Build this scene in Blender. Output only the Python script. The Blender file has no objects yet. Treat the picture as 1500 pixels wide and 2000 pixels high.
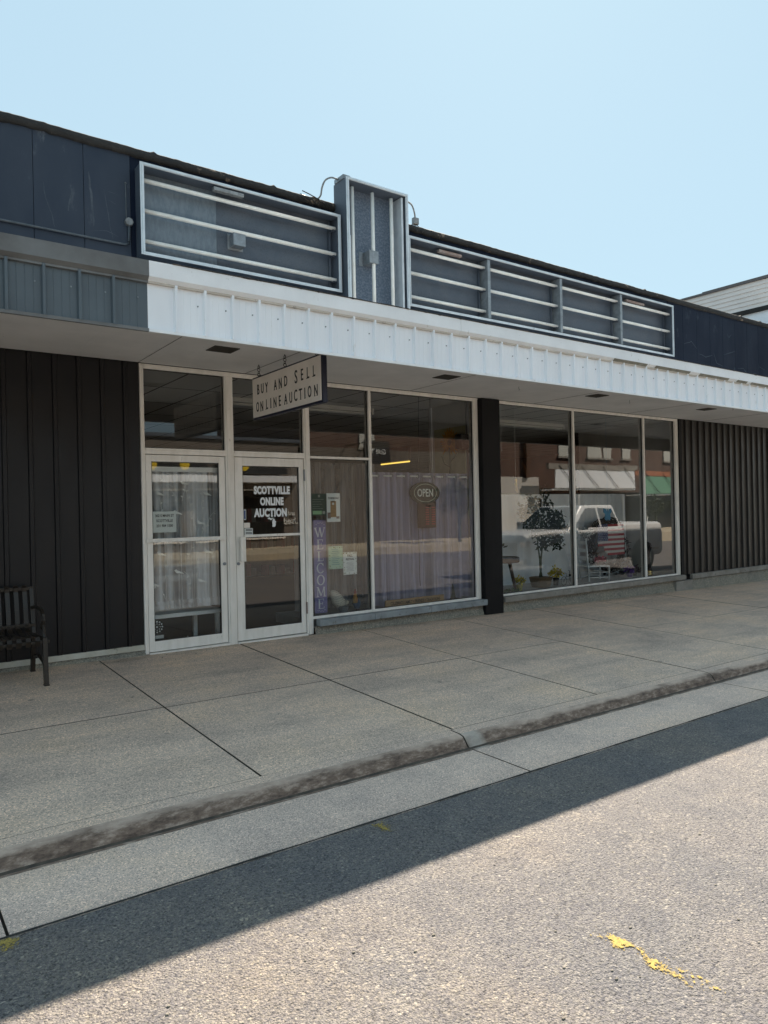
import bpy, math, random
from mathutils import Vector, Matrix, noise
random.seed(7)
R_ = math.radians
C = bpy.context.scene.collection
sc = bpy.context.scene

# ---------------------------------------------------------------- camera
YAW, ROLL = R_(36.05), R_(1.22)
camd = bpy.data.cameras.new('camera'); cam = bpy.data.objects.new('camera', camd); C.objects.link(cam)
camd.sensor_fit = 'VERTICAL'; camd.sensor_height = 36; camd.lens = 25.2
camd.clip_start = 0.05; camd.clip_end = 3000
F = Vector((math.sin(YAW), math.cos(YAW), 0)); Rt = Vector((math.cos(YAW), -math.sin(YAW), 0)); U = Vector((0, 0, 1))
cr = Rt*math.cos(ROLL) - U*math.sin(ROLL); cu = Rt*math.sin(ROLL) + U*math.cos(ROLL)
m3 = Matrix((cr, cu, -F)).transposed()
cam.matrix_world = Matrix.Translation((0, -7.69, 1.457)) @ m3.to_4x4()
sc.camera = cam

# ---------------------------------------------------------------- sky, sun, exposure
SUN_AZ, SUN_EL = R_(48), math.atan(1.403*math.cos(R_(48)))      # azimuth from +Y towards +X
w = bpy.data.worlds.new('World'); sc.world = w; w.use_nodes = True
nt = w.node_tree; bg = nt.nodes['Background']
sky = nt.nodes.new('ShaderNodeTexSky'); sky.sky_type = 'NISHITA'; sky.sun_disc = False
sky.sun_elevation = SUN_EL; sky.sun_rotation = SUN_AZ
sky.altitude = 0; sky.air_density = 1.0; sky.dust_density = 0.3; sky.ozone_density = 1.0
gm = nt.nodes.new('ShaderNodeGamma'); gm.inputs[1].default_value = .12          # tone compression: sky brightness range flattened all round, lifting the light in shade
hv = nt.nodes.new('ShaderNodeMix'); hv.data_type = 'RGBA'; hv.blend_type = 'MULTIPLY'; hv.inputs[0].default_value = 1; hv.inputs[7].default_value = (.75, 1.0, 1.13, 1)
nt.links.new(sky.outputs[0], gm.inputs[0]); nt.links.new(gm.outputs[0], hv.inputs[6]); nt.links.new(hv.outputs[2], bg.inputs[0]); bg.inputs[1].default_value = 0.143
sl = bpy.data.lights.new('sun', 'SUN'); sl.energy = 3.05; sl.angle = R_(0.55); sl.color = (1, .88, .74)
so = bpy.data.objects.new('sun', sl); C.objects.link(so)
sd = Vector((math.sin(SUN_AZ)*math.cos(SUN_EL), math.cos(SUN_AZ)*math.cos(SUN_EL), math.sin(SUN_EL)))
so.rotation_euler = sd.to_track_quat('Z', 'Y').to_euler(); so.location = (0, 0, 20)
sc.view_settings.view_transform = 'Standard'; sc.view_settings.look = 'None'
sc.view_settings.exposure = 2.2; sc.view_settings.gamma = 1
sc.cycles.max_bounces = 10; sc.cycles.transparent_max_bounces = 16; sc.cycles.glossy_bounces = 4

# ---------------------------------------------------------------- helpers
def tag(o, label=None, cat=None, group=None, kind=None):
    if label: o['label'] = label
    if cat: o['category'] = cat
    if group: o['group'] = group
    if kind: o['kind'] = kind
    return o
WO = {}          # world offset of each object's origin (None parent -> own)
def thing(name, loc, label, cat, group=None, rotz=0, local=False):
    o = bpy.data.objects.new(name, None); C.objects.link(o); o.empty_display_size = .1
    o.location = loc; o.rotation_euler = (0, 0, rotz)
    WO[o.name] = Vector((0, 0, 0)) if local else Vector(loc)
    return tag(o, label, cat, group)
class MB:
    def __init__(s): s.v = []; s.f = []; s.m = []; s.mi = 0
    def add(s, vs, fs):
        n = len(s.v); s.v += [tuple(p) for p in vs]; s.f += [tuple(i+n for i in f) for f in fs]; s.m += [s.mi]*len(fs); return s
    def box(s, x0, x1, y0, y1, z0, z1):
        vs = [(x, y, z) for z in (z0, z1) for y in (y0, y1) for x in (x0, x1)]
        return s.add(vs, [(0, 2, 3, 1), (4, 5, 7, 6), (0, 1, 5, 4), (2, 6, 7, 3), (0, 4, 6, 2), (1, 3, 7, 5)])
    def obox(s, c, sx, sy, sz, rot):       # oriented box, rot = Matrix 3x3
        vs = [Vector(c) + rot @ Vector((x*sx/2, y*sy/2, z*sz/2)) for z in (-1, 1) for y in (-1, 1) for x in (-1, 1)]
        return s.add(vs, [(0, 2, 3, 1), (4, 5, 7, 6), (0, 1, 5, 4), (2, 6, 7, 3), (0, 4, 6, 2), (1, 3, 7, 5)])
    def quad(s, *p): return s.add(p, [tuple(range(len(p)))])
    def tube(s, pts, r, n=8, cap=True):
        pts = [Vector(p) for p in pts]; rs = r if isinstance(r, (list, tuple)) else [r]*len(pts)
        vs = []; fs = []; up = None
        for i, p in enumerate(pts):
            d = (pts[min(i+1, len(pts)-1)] - pts[max(i-1, 0)]).normalized()
            if up is None: up = Vector((0, 0, 1)) if abs(d.z) < .9 else Vector((1, 0, 0))
            a = d.cross(up).normalized(); b = d.cross(a).normalized(); up = b.cross(d) if False else up
            if abs(d.dot(up)) > .97:
                up = Vector((1, 0, 0)) if abs(d.x) < .9 else Vector((0, 1, 0)); a = d.cross(up).normalized(); b = d.cross(a).normalized()
            for k in range(n):
                t = 2*math.pi*k/n; vs.append(p + (a*math.cos(t) + b*math.sin(t))*rs[i])
        for i in range(len(pts)-1):
            for k in range(n):
                fs.append((i*n+k, i*n+(k+1) % n, (i+1)*n+(k+1) % n, (i+1)*n+k))
        if cap: fs.append(tuple(range(n))[::-1]); fs.append(tuple((len(pts)-1)*n+k for k in range(n)))
        return s.add(vs, fs)
    def curve(s, pts, r, n=8, k=5):
        P = [Vector(p) for p in pts]; P = [P[0]*2-P[1]]+P+[P[-1]*2-P[-2]]; out = []
        for i in range(1, len(P)-2):
            for q in range(k):
                t = q/k; a, b, c, d = P[i-1:i+3]
                out.append(.5*((2*b)+(c-a)*t+(2*a-5*b+4*c-d)*t*t+(3*b-a-3*c+d)*t**3))
        return s.tube(out+[P[-2]], r, n)
    def lathe(s, c, prof, n=20, axis='z'):
        vs = []; fs = []
        for (r, h) in prof:
            for k in range(n):
                t = 2*math.pi*k/n; a, b = r*math.cos(t), r*math.sin(t)
                if axis == 'z': vs.append((c[0]+a, c[1]+b, c[2]+h))
                elif axis == 'y': vs.append((c[0]+a, c[1]+h, c[2]+b))
                else: vs.append((c[0]+h, c[1]+a, c[2]+b))
        for i in range(len(prof)-1):
            for k in range(n): fs.append((i*n+k, i*n+(k+1) % n, (i+1)*n+(k+1) % n, (i+1)*n+k))
        fs.append(tuple(range(n))[::-1]); fs.append(tuple((len(prof)-1)*n+k for k in range(n)))
        return s.add(vs, fs)
    def sphere(s, c, rx, ry, rz, n=10, m=7):
        vs = []; fs = []
        for i in range(m+1):
            p = math.pi*i/m
            for k in range(n):
                t = 2*math.pi*k/n
                vs.append((c[0]+rx*math.sin(p)*math.cos(t), c[1]+ry*math.sin(p)*math.sin(t), c[2]+rz*math.cos(p)))
        for i in range(m):
            for k in range(n): fs.append((i*n+k, (i+1)*n+k, (i+1)*n+(k+1) % n, i*n+(k+1) % n))
        return s.add(vs, fs)
    def prism(s, poly, axis, a, b):        # poly in the other two coordinates
        n = len(poly)
        def P(u, v, t): return {'x': (t, u, v), 'y': (u, t, v), 'z': (u, v, t)}[axis]
        vs = [P(u, v, a) for u, v in poly] + [P(u, v, b) for u, v in poly]
        return s.add(vs, [tuple(range(n))[::-1], tuple(range(n, 2*n))] + [(i, (i+1) % n, n+(i+1) % n, n+i) for i in range(n)])
    def loft(s, rings, cap=True):
        n = len(rings[0]); vs = [p for r in rings for p in r]
        fs = [(i*n+k, i*n+(k+1) % n, (i+1)*n+(k+1) % n, (i+1)*n+k) for i in range(len(rings)-1) for k in range(n)]
        if cap: fs += [tuple(range(n))[::-1], tuple((len(rings)-1)*n+k for k in range(n))]
        return s.add(vs, fs)
    def leaves(s, pts, size, asp=.5, up=0):
        for p in pts:
            p = Vector(p); q = Vector((random.gauss(0, 1), random.gauss(0, 1), random.gauss(0, 1)-up)).normalized()
            t = q.cross(Vector((random.random(), random.random(), random.random()))).normalized()
            L = size*random.uniform(.7, 1.3); W = L*asp
            s.add([p, p+q*L*.5+t*W*.5, p+q*L, p+q*L*.5-t*W*.5], [(0, 1, 2, 3)])
        return s
    def build(s, name, mats, parent=None, loc=None, smooth=False, bevel=0, fix=True):
        me = bpy.data.meshes.new(name)
        if parent is not None: off = WO[parent.name]
        else: off = Vector(loc) if loc is not None else Vector((0, 0, 0))
        me.from_pydata([tuple(Vector(v)-off) for v in s.v], [], s.f)
        for m in (mats if isinstance(mats, (list, tuple)) else [mats]): me.materials.append(m)
        for p, i in zip(me.polygons, s.m): p.material_index = i; p.use_smooth = smooth
        me.validate(); me.update()
        o = bpy.data.objects.new(name, me); C.objects.link(o)
        if parent is not None: o.parent = parent
        elif loc is not None: o.location = loc
        WO[o.name] = off
        if bevel:
            b = o.modifiers.new('bevel', 'BEVEL'); b.width = bevel; b.segments = 2; b.limit_method = 'ANGLE'
        return o
def copy_tree(o, parent=None):
    c = o.copy(); C.objects.link(c); c.parent = parent
    for ch in list(o.children): copy_tree(ch, c)
    return c
def text_mb(body, size, origin, ux, uz, xs=1., off=0., depth=.002, align='CENTER', shear=0, sp=1.):
    """letters as a solid mesh: baseline origin, ux = reading direction, uz = up"""
    cu_ = bpy.data.curves.new('t', 'FONT'); cu_.body = body; cu_.size = size; cu_.align_x = align
    cu_.offset = off; cu_.extrude = depth/2; cu_.resolution_u = 3; cu_.shear = shear; cu_.space_character = sp
    to = bpy.data.objects.new('t', cu_); C.objects.link(to)
    dg = bpy.context.evaluated_depsgraph_get(); me = bpy.data.meshes.new_from_object(to.evaluated_get(dg))
    ux = Vector(ux); uz = Vector(uz); n = ux.cross(uz)
    mb = MB(); mb.add([Vector(origin)+ux*v.co.x*xs+uz*v.co.y+n*v.co.z for v in me.vertices], [tuple(p.vertices) for p in me.polygons])
    bpy.data.objects.remove(to); bpy.data.curves.remove(cu_); bpy.data.meshes.remove(me)
    return mb
def stroke_mb(mb, strokes, O, ux, uz, n, d=.002):
    """strokes: (x0,z0,x1,z1,w) flat bars in the letter plane"""
    O, ux, uz, n = map(Vector, (O, ux, uz, n))
    for i, (x0, z0, x1, z1, w_) in enumerate(strokes):
        a = O+ux*x0+uz*z0; b = O+ux*x1+uz*z1; t = (b-a).normalized().cross(n)*w_/2; e = n*(d+i*.00003)
        mb.add([a-t, a+t, b+t, b-t, a-t+e, a+t+e, b+t+e, b-t+e], [(0, 1, 2, 3), (7, 6, 5, 4), (0, 4, 5, 1), (1, 5, 6, 2), (2, 6, 7, 3), (3, 7, 4, 0)])

# ---------------------------------------------------------------- materials
def newmat(name):
    m = bpy.data.materials.new(name); m.use_nodes = True; n = m.node_tree; n.nodes.clear()
    out = n.nodes.new('ShaderNodeOutputMaterial'); return m, n, out
def ND(n, t, **k):
    o = n.nodes.new(t)
    for a, b in k.items():
        if a in o.inputs.keys(): o.inputs[a].default_value = b
        else: setattr(o, a, b)
    return o
def mixc(n, fac, a, b, mode='MIX'):
    o = n.nodes.new('ShaderNodeMix'); o.data_type = 'RGBA'; o.blend_type = mode
    for s, v in ((0, fac), (6, a), (7, b)):
        if hasattr(v, 'links') or hasattr(v, 'is_linked'): n.links.new(v, o.inputs[s])
        else: o.inputs[s].default_value = v if s == 0 else (*v, 1)
    return o.outputs[2]
def ramp(n, src, stops):
    r = n.nodes.new('ShaderNodeValToRGB'); n.links.new(src, r.inputs[0]); e = r.color_ramp.elements
    while len(e) < len(stops): e.new(.5)
    for i, (p, c) in enumerate(stops):
        e[i].position = p; e[i].color = (*c, 1) if isinstance(c, tuple) else (c, c, c, 1)
    return r.outputs[0]
def pos(n, scale=(1, 1, 1), obj=False):
    if obj: g = n.nodes.new('ShaderNodeTexCoord').outputs['Object']
    else: g = n.nodes.new('ShaderNodeNewGeometry').outputs['Position']
    mp = n.nodes.new('ShaderNodeMapping'); mp.inputs['Scale'].default_value = scale
    n.links.new(g, mp.inputs[0]); return mp.outputs[0]
def noi(n, p, scale, detail=4, rough=.55, out='Fac'):
    t = ND(n, 'ShaderNodeTexNoise', Scale=scale, Detail=detail, Roughness=rough); n.links.new(p, t.inputs['Vector']); return t.outputs[out]
def M(name, c, r=.6, metal=0, c2=None, vs=3, var=(.35, .65), st=(1, 1, 1), bump=0, bs=80, c3=None, s3=12, v3=(.6, .68), obj=False, spec=.5, bst=None):
    m, n, out = newmat(name); b = ND(n, 'ShaderNodeBsdfPrincipled', Roughness=r, Metallic=metal)
    b.inputs['Specular IOR Level'].default_value = spec
    b.inputs['Base Color'].default_value = (*c, 1); n.links.new(b.outputs[0], out.inputs[0])
    if c2:
        f = ramp(n, noi(n, pos(n, st, obj), vs, 6, .6), [(var[0], 0.), (var[1], 1.)])
        o = mixc(n, f, c, c2)
        if c3:
            f3 = ramp(n, noi(n, pos(n, st, obj), s3, 8, .7), [(v3[0], 0.), (v3[1], 1.)]); o = mixc(n, f3, o, c3)
        n.links.new(o, b.inputs['Base Color'])
        rr = ND(n, 'ShaderNodeMapRange'); n.links.new(f, rr.inputs[0]); rr.inputs[3].default_value = max(0, r-.08); rr.inputs[4].default_value = min(1, r+.1)
        n.links.new(rr.outputs[0], b.inputs['Roughness'])
    if bump:
        bp = ND(n, 'ShaderNodeBump', Strength=bump, Distance=.01)
        n.links.new(noi(n, pos(n, bst or (1, 1, 1), obj), bs, 4), bp.inputs['Height']); n.links.new(bp.outputs[0], b.inputs['Normal'])
    return m

def asphalt():
    m, n, out = newmat('asphalt'); b = ND(n, 'ShaderNodeBsdfPrincipled', Roughness=.9); n.links.new(b.outputs[0], out.inputs[0])
    p = pos(n)
    v = ND(n, 'ShaderNodeTexVoronoi', Scale=105); n.links.new(p, v.inputs['Vector'])
    v2 = ND(n, 'ShaderNodeTexVoronoi', Scale=210); n.links.new(p, v2.inputs['Vector'])
    hue = n.nodes.new('ShaderNodeSeparateColor'); n.links.new(v.outputs['Color'], hue.inputs[0])
    stone = ramp(n, hue.outputs[0], [(.0, (.085, .085, .095)), (.3, (.14, .135, .138)), (.65, (.19, .182, .168)), (.9, (.235, .22, .195)), (1., (.36, .335, .29))])
    hue2 = n.nodes.new('ShaderNodeSeparateColor'); n.links.new(v2.outputs['Color'], hue2.inputs[0])
    stone2 = ramp(n, hue2.outputs[1], [(.0, (.095, .095, .106)), (.5, (.165, .157, .157)), (1., (.27, .255, .225))])
    f = ramp(n, noi(n, p, 45, 3), [(.42, 0.), (.58, 1.)])
    c = mixc(n, f, stone, stone2)
    crev = ramp(n, noi(n, p, 80, 4, .7), [(.33, 0.35), (.5, 1.)])
    c = mixc(n, 1., c, crev, 'MULTIPLY')
    v3 = ND(n, 'ShaderNodeTexVoronoi', Scale=46); n.links.new(p, v3.inputs['Vector'])
    s3 = n.nodes.new('ShaderNodeSeparateColor'); n.links.new(v3.outputs['Color'], s3.inputs[0])
    sel = ramp(n, s3.outputs[2], [(.88, 0.), (.91, 1.)]); near = ramp(n, v3.outputs['Distance'], [(.28, 1.), (.38, 0.)])
    ms = n.nodes.new('ShaderNodeMath'); ms.operation = 'MULTIPLY'; n.links.new(sel, ms.inputs[0]); n.links.new(near, ms.inputs[1])
    c = mixc(n, ms.outputs[0], c, ramp(n, s3.outputs[0], [(.0, (.14, .135, .125)), (.5, (.22, .205, .18)), (1., (.33, .30, .25))]))
    pit = ramp(n, noi(n, p, 42, 3, .6), [(.28, .25), (.34, 1.)]); c = mixc(n, 1., c, pit, 'MULTIPLY')
    med = ramp(n, noi(n, p, 5, 4, .6), [(.3, (.86, .86, .88)), (.7, (1.14, 1.12, 1.08))]); c = mixc(n, 1., c, med, 'MULTIPLY')
    big = ramp(n, noi(n, p, .8, 5, .62), [(.32, (.86, .88, .94)), (.5, (1.06, 1.04, 1.05)), (.68, (1.30, 1.20, 1.10))])
    c = mixc(n, 1., c, big, 'MULTIPLY')
    n.links.new(c, b.inputs['Base Color'])
    h1 = noi(n, p, 80, 4, .7); h2 = noi(n, p, 26, 3, .5)
    ad = n.nodes.new('ShaderNodeMath'); ad.operation = 'MULTIPLY_ADD'; n.links.new(h2, ad.inputs[0]); ad.inputs[1].default_value = .6; n.links.new(h1, ad.inputs[2])
    sb = n.nodes.new('ShaderNodeMath'); sb.operation = 'MULTIPLY_ADD'; n.links.new(v.outputs['Distance'], sb.inputs[0]); sb.inputs[1].default_value = -.5; n.links.new(ad.outputs[0], sb.inputs[2])
    bp = ND(n, 'ShaderNodeBump', Strength=.9, Distance=.013); n.links.new(sb.outputs[0], bp.inputs['Height']); n.links.new(bp.outputs[0], b.inputs['Normal'])
    return m
def concrete(name, c, stain=None, fine=150, dirt=1., slab=False):
    m, n, out = newmat(name); b = ND(n, 'ShaderNodeBsdfPrincipled', Roughness=.85); n.links.new(b.outputs[0], out.inputs[0])
    p = pos(n)
    v = ND(n, 'ShaderNodeTexVoronoi', Scale=fine); n.links.new(p, v.inputs['Vector'])
    s = n.nodes.new('ShaderNodeSeparateColor'); n.links.new(v.outputs['Color'], s.inputs[0])
    sp = ramp(n, s.outputs[0], [(0., (.50, .51, .53)), (.25, (.85, .85, .86)), (.8, (1.05, 1.05, 1.02)), (1., (1.6, 1.56, 1.5))])
    col = mixc(n, 1., c, sp, 'MULTIPLY')
    big = ramp(n, noi(n, p, 1.1, 6, .65), [(.3, (.72, .74, .77)), (.5, (1., 1., 1.)), (.7, (1.12, 1.08, 1.0))])
    col = mixc(n, dirt, col, mixc(n, 1., col, big, 'MULTIPLY'))
    if slab:   # sweeping streaks of dirt along the pavement, spots of old gum and rusty scrapes
        st = ramp(n, noi(n, pos(n, (.5, 2.5, 1)), 1.6, 6, .7), [(.36, (.76, .77, .78)), (.6, (1.02, 1.02, 1.02))])
        col = mixc(n, .75, col, mixc(n, 1., col, st, 'MULTIPLY'))
        gv = ND(n, 'ShaderNodeTexVoronoi', Scale=1.7); n.links.new(p, gv.inputs['Vector'])
        g = ramp(n, gv.outputs['Distance'], [(.035, .55), (.05, 0.)])
        col = mixc(n, g, col, (.10, .10, .10))
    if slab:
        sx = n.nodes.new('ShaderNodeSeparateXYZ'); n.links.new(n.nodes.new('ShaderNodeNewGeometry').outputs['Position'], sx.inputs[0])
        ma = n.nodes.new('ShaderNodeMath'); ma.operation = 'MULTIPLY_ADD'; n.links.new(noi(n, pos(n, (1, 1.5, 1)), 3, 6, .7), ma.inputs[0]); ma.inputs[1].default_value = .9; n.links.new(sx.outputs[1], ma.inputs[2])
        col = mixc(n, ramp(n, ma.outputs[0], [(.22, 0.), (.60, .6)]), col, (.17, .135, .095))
    if stain:
        f = ramp(n, noi(n, pos(n, (1, 3, 3)), 5, 8, .75), [(.30, .35), (.55, 1.)])
        dk = mixc(n, ramp(n, noi(n, p, 30, 6, .75), [(.42, 0.), (.62, 1.)]), stain, tuple(q*.45 for q in stain))
        col = mixc(n, f, col, dk)
    n.links.new(col, b.inputs['Base Color'])
    bp = ND(n, 'ShaderNodeBump', Strength=.35, Distance=.004); n.links.new(noi(n, p, 130, 4, .6), bp.inputs['Height']); n.links.new(bp.outputs[0], b.inputs['Normal'])
    return m
def glass(name, tint=(.97, .99, .98), k=2.0, wav=.0015):
    m, n, out = newmat(name)
    fr = ND(n, 'ShaderNodeFresnel', IOR=1.5); mu = n.nodes.new('ShaderNodeMath'); mu.operation = 'MULTIPLY'; mu.use_clamp = True
    n.links.new(fr.outputs[0], mu.inputs[0]); mu.inputs[1].default_value = k
    t = n.nodes.new('ShaderNodeBsdfTransparent'); t.inputs[0].default_value = (*tint, 1)
    g = ND(n, 'ShaderNodeBsdfGlossy', Roughness=.0); g.inputs[0].default_value = (1, 1, 1, 1)
    bp = ND(n, 'ShaderNodeBump', Strength=wav, Distance=1.); n.links.new(noi(n, pos(n, (1, 1, .6)), 1.1, 2, .4), bp.inputs['Height']); n.links.new(bp.outputs[0], g.inputs['Normal'])
    mx = n.nodes.new('ShaderNodeMixShader'); n.links.new(mu.outputs[0], mx.inputs[0]); n.links.new(t.outputs[0], mx.inputs[1]); n.links.new(g.outputs[0], mx.inputs[2])
    n.links.new(mx.outputs[0], out.inputs[0]); return m
def sheer(name, c, a, con=None):
    m, n, out = newmat(name)
    t = n.nodes.new('ShaderNodeBsdfTransparent'); d = n.nodes.new('ShaderNodeBsdfDiffuse'); d.inputs[0].default_value = (*c, 1)
    tl = n.nodes.new('ShaderNodeBsdfTranslucent'); tl.inputs[0].default_value = (*c, 1)
    mm = n.nodes.new('ShaderNodeMixShader'); mm.inputs[0].default_value = .3; n.links.new(d.outputs[0], mm.inputs[1]); n.links.new(tl.outputs[0], mm.inputs[2])
    mx = n.nodes.new('ShaderNodeMixShader'); f = ramp(n, noi(n, pos(n, (6, 1, .12 if con else .3)), 3, 4), [(.38, con[0]), (.60, con[1])] if con else [(.3, a*.8), (.7, min(1, a*1.2))])
    n.links.new(f, mx.inputs[0]); n.links.new(t.outputs[0], mx.inputs[1]); n.links.new(mm.outputs[0], mx.inputs[2]); n.links.new(mx.outputs[0], out.inputs[0])
    return m
def emis(name, c, s):
    m, n, out = newmat(name); e = ND(n, 'ShaderNodeEmission', Strength=s); e.inputs[0].default_value = (*c, 1); n.links.new(e.outputs[0], out.inputs[0]); return m
def brick(name, c1, c2, mort, scale=1.):
    m, n, out = newmat(name); b = ND(n, 'ShaderNodeBsdfPrincipled', Roughness=.9); n.links.new(b.outputs[0], out.inputs[0])
    g = n.nodes.new('ShaderNodeNewGeometry'); sx = n.nodes.new('ShaderNodeSeparateXYZ'); n.links.new(g.outputs['Position'], sx.inputs[0])
    cb = n.nodes.new('ShaderNodeCombineXYZ'); n.links.new(sx.outputs[0], cb.inputs[0]); n.links.new(sx.outputs[2], cb.inputs[1])
    t = ND(n, 'ShaderNodeTexBrick', Scale=1/scale); n.links.new(cb.outputs[0], t.inputs['Vector'])
    for k, v in (('Color1', c1), ('Color2', c2), ('Mortar', mort)): t.inputs[k].default_value = (*v, 1)
    t.inputs['Brick Width'].default_value = .21; t.inputs['Row Height'].default_value = .075; t.inputs['Mortar Size'].default_value = .008
    o = mixc(n, .5, t.outputs[0], mixc(n, 1., t.outputs[0], ramp(n, noi(n, pos(n), 1.5, 5), [(.3, .6), (.7, 1.3)]), 'MULTIPLY'))
    n.links.new(o, b.inputs['Base Color']); return m

m_asph = asphalt()
m_walk = concrete('pavement_concrete', (.72, .545, .43), slab=True)
m_gut = concrete('gutter_concrete', (.66, .51, .42), fine=190)
def kerbmat():
    m, n, out = newmat('kerb_stained'); b = ND(n, 'ShaderNodeBsdfPrincipled', Roughness=.9); n.links.new(b.outputs[0], out.inputs[0]); p = pos(n)
    def mth(op, a, b_, c_=None):
        o = n.nodes.new('ShaderNodeMath'); o.operation = op
        for i, v in enumerate((a, b_, c_)):
            if v is None: continue
            if isinstance(v, (int, float)): o.inputs[i].default_value = v
            else: n.links.new(v, o.inputs[i])
        return o.outputs[0]
    sx = n.nodes.new('ShaderNodeSeparateXYZ'); n.links.new(n.nodes.new('ShaderNodeNewGeometry').outputs['Position'], sx.inputs[0])
    h = mth('MULTIPLY_ADD', sx.outputs[0], .013, sx.outputs[2])                       # height above the falling kerb line
    h = mth('MULTIPLY_ADD', noi(n, pos(n, (.6, 1, 1)), 7, 5, .6), .045, h)
    h = mth('MULTIPLY_ADD', noi(n, p, 1.6, 4, .6), .045, h); h = mth('MULTIPLY_ADD', noi(n, p, 90, 3, .6), .018, h)
    st = ramp(n, mth('MULTIPLY_ADD', h, 7., 1.39), [(.22, .5), (.36, .95), (.84, .92), (.97, 0.)])
    mot = ramp(n, noi(n, pos(n, (.4, 1, 1)), 26, 10, .72), [(.36, (.060, .037, .027)), (.50, (.17, .115, .085)), (.68, (.44, .34, .27))])
    base = mixc(n, ramp(n, noi(n, p, 90, 4), [(.4, 0.), (.6, 1.)]), (.64, .485, .385), (.50, .38, .30))
    c = mixc(n, st, base, mot)
    d = mth('ABSOLUTE', mth('SUBTRACT', sx.outputs[0], 3.545), 0.)
    dd = mth('MULTIPLY_ADD', noi(n, p, 22, 5), .10, d)
    c = mixc(n, ramp(n, dd, [(.085, .6), (.15, 0.)]), c, (.50, .45, .39))
    n.links.new(c, b.inputs['Base Color'])
    bp = ND(n, 'ShaderNodeBump', Strength=.6, Distance=.008); n.links.new(noi(n, p, 55, 6, .7), bp.inputs['Height']); n.links.new(bp.outputs[0], b.inputs['Normal']); return m
m_kerb = None
m_kerb = kerbmat()
m_kerbtop = concrete('kerb_top', (.66, .50, .40), fine=190)
m_dirt = M('joint_dirt', (.045, .036, .028), .95, c2=(.10, .08, .06), vs=20)
m_dirt2 = M('seam_dirt', (.022, .020, .018), .95, c2=(.05, .045, .038), vs=16)
m_found = concrete('foundation_concrete', (.27, .25, .21), stain=None, fine=90)
m_sill = M('painted_stone_sill', (.30, .33, .35), .7, c2=(.22, .24, .25), vs=6, c3=(.12, .11, .095), s3=9, v3=(.58, .66), bump=.5, bs=60)
m_sill2 = M('weathered_stone_sill', (.30, .28, .25), .8, c2=(.22, .20, .175), vs=5, c3=(.10, .09, .075), s3=11, v3=(.6, .68), bump=.5, bs=60)
m_alu = M('aluminium_frame', (.93, .89, .84), .38, .0, c2=(.80, .76, .70), vs=5, st=(2, 2, .4), c3=(.22, .18, .13), s3=24, v3=(.66, .72), bump=.08)
m_aludark = M('dark_aluminium_joint', (.15, .14, .13), .5, .3)  # dark metal of the soffit joints
m_alusgn = M('sign_frame_aluminium', (.66, .70, .72), .4, .3, c2=(.54, .58, .61), vs=6, c3=(.16, .14, .12), s3=16, v3=(.66, .74))
m_tube = M('white_lamp_tube', (.84, .83, .79), .35, c2=(.76, .74, .68), vs=8)
m_galv = M('galvanised_backing', (.075, .092, .118), .5, .2, c2=(.098, .116, .142), vs=3, var=(.4, .6), c3=(.06, .074, .096), s3=60, v3=(.5, .7))
m_galvl = M('bright_galvanised_backing', (.13, .165, .20), .55, .2, c2=(.175, .215, .25), vs=34, var=(.4, .6), st=(1, 1, .35))
m_galvs = M('speckled_galvanised', (.085, .115, .16), .5, .2, c2=(.17, .205, .255), vs=42, var=(.42, .62))
m_ballast = M('grey_metal_box', (.28, .31, .33), .45, .3, c2=(.2, .22, .24), vs=12)
m_rust = M('rusty_ballast', (.20, .12, .10), .8, c2=(.30, .26, .24), vs=14)
m_white = M('white_rib_metal', (.90, .93, .97), .42, c2=(.83, .86, .90), vs=1.5, c3=(.50, .44, .33), s3=7, v3=(.64, .78), st=(1.6, 1, .3))
m_band = M('white_flashing', (.90, .92, .94), .5, c2=(.82, .84, .86), vs=2.5, c3=(.20, .17, .13), s3=14, v3=(.64, .76), bump=.1)
m_cream = M('cream_drip_trim', (.62, .57, .50), .6, c2=(.50, .45, .39), vs=4, c3=(.10, .09, .07), s3=11, v3=(.58, .66))
m_grey = M('grey_rib_metal', (.095, .122, .142), .45, c2=(.080, .102, .120), vs=2)
m_greyb = M('grey_flashing', (.17, .175, .175), .5, c2=(.11, .11, .108), vs=3)
m_soff = M('painted_soffit', (.84, .81, .79), .6, c2=(.72, .70, .68), vs=1.3, c3=(.17, .16, .14), s3=16, v3=(.68, .74), bump=.05)
m_navy = M('navy_parapet_panel', (.0045, .009, .024), .55, spec=.14, c2=(.007, .012, .026), vs=2.2, st=(1, 1, .4), c3=(.055, .07, .09), s3=4, v3=(.60, .76))
m_navyl = M('sky_sheen_navy_panel', (.021, .030, .050), .45, spec=.3, c2=(.036, .047, .068), vs=1.6, st=(1.2, 1, .5), c3=(.14, .155, .17), s3=3.2, v3=(.60, .74))  # navy panel with the sheen of the sky put into its colour
m_tar = M('tar_coping', (.016, .015, .015), .9, c2=(.036, .034, .032), vs=5, var=(.4, .6), c3=(.24, .18, .135), s3=4, v3=(.60, .67), bump=.8, bs=45)
m_brown = M('dark_brown_rib_metal', (.0050, .0050, .0075), .45, spec=.4, c2=(.0085, .0075, .009), vs=3, st=(3, 1, .5), c3=(.045, .04, .037), s3=70, v3=(.72, .76))
m_brownr = M('brown_rib_metal', (.024, .019, .016), .4, c2=(.016, .013, .012), vs=3, st=(3, 1, .5))
m_black = M('black_paint', (.0035, .0035, .005), .6, spec=.25, c2=(.007, .0065, .007), vs=4, st=(1, 1, .3))
m_blackm = M('black_metal', (.010, .009, .009), .35, c2=(.02, .017, .015), vs=20, bump=.1)
m_bench = M('bronze_powder_coat', (.020, .014, .010), .38, c2=(.030, .022, .016), vs=30, bump=.15, bs=150, obj=True)
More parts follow.
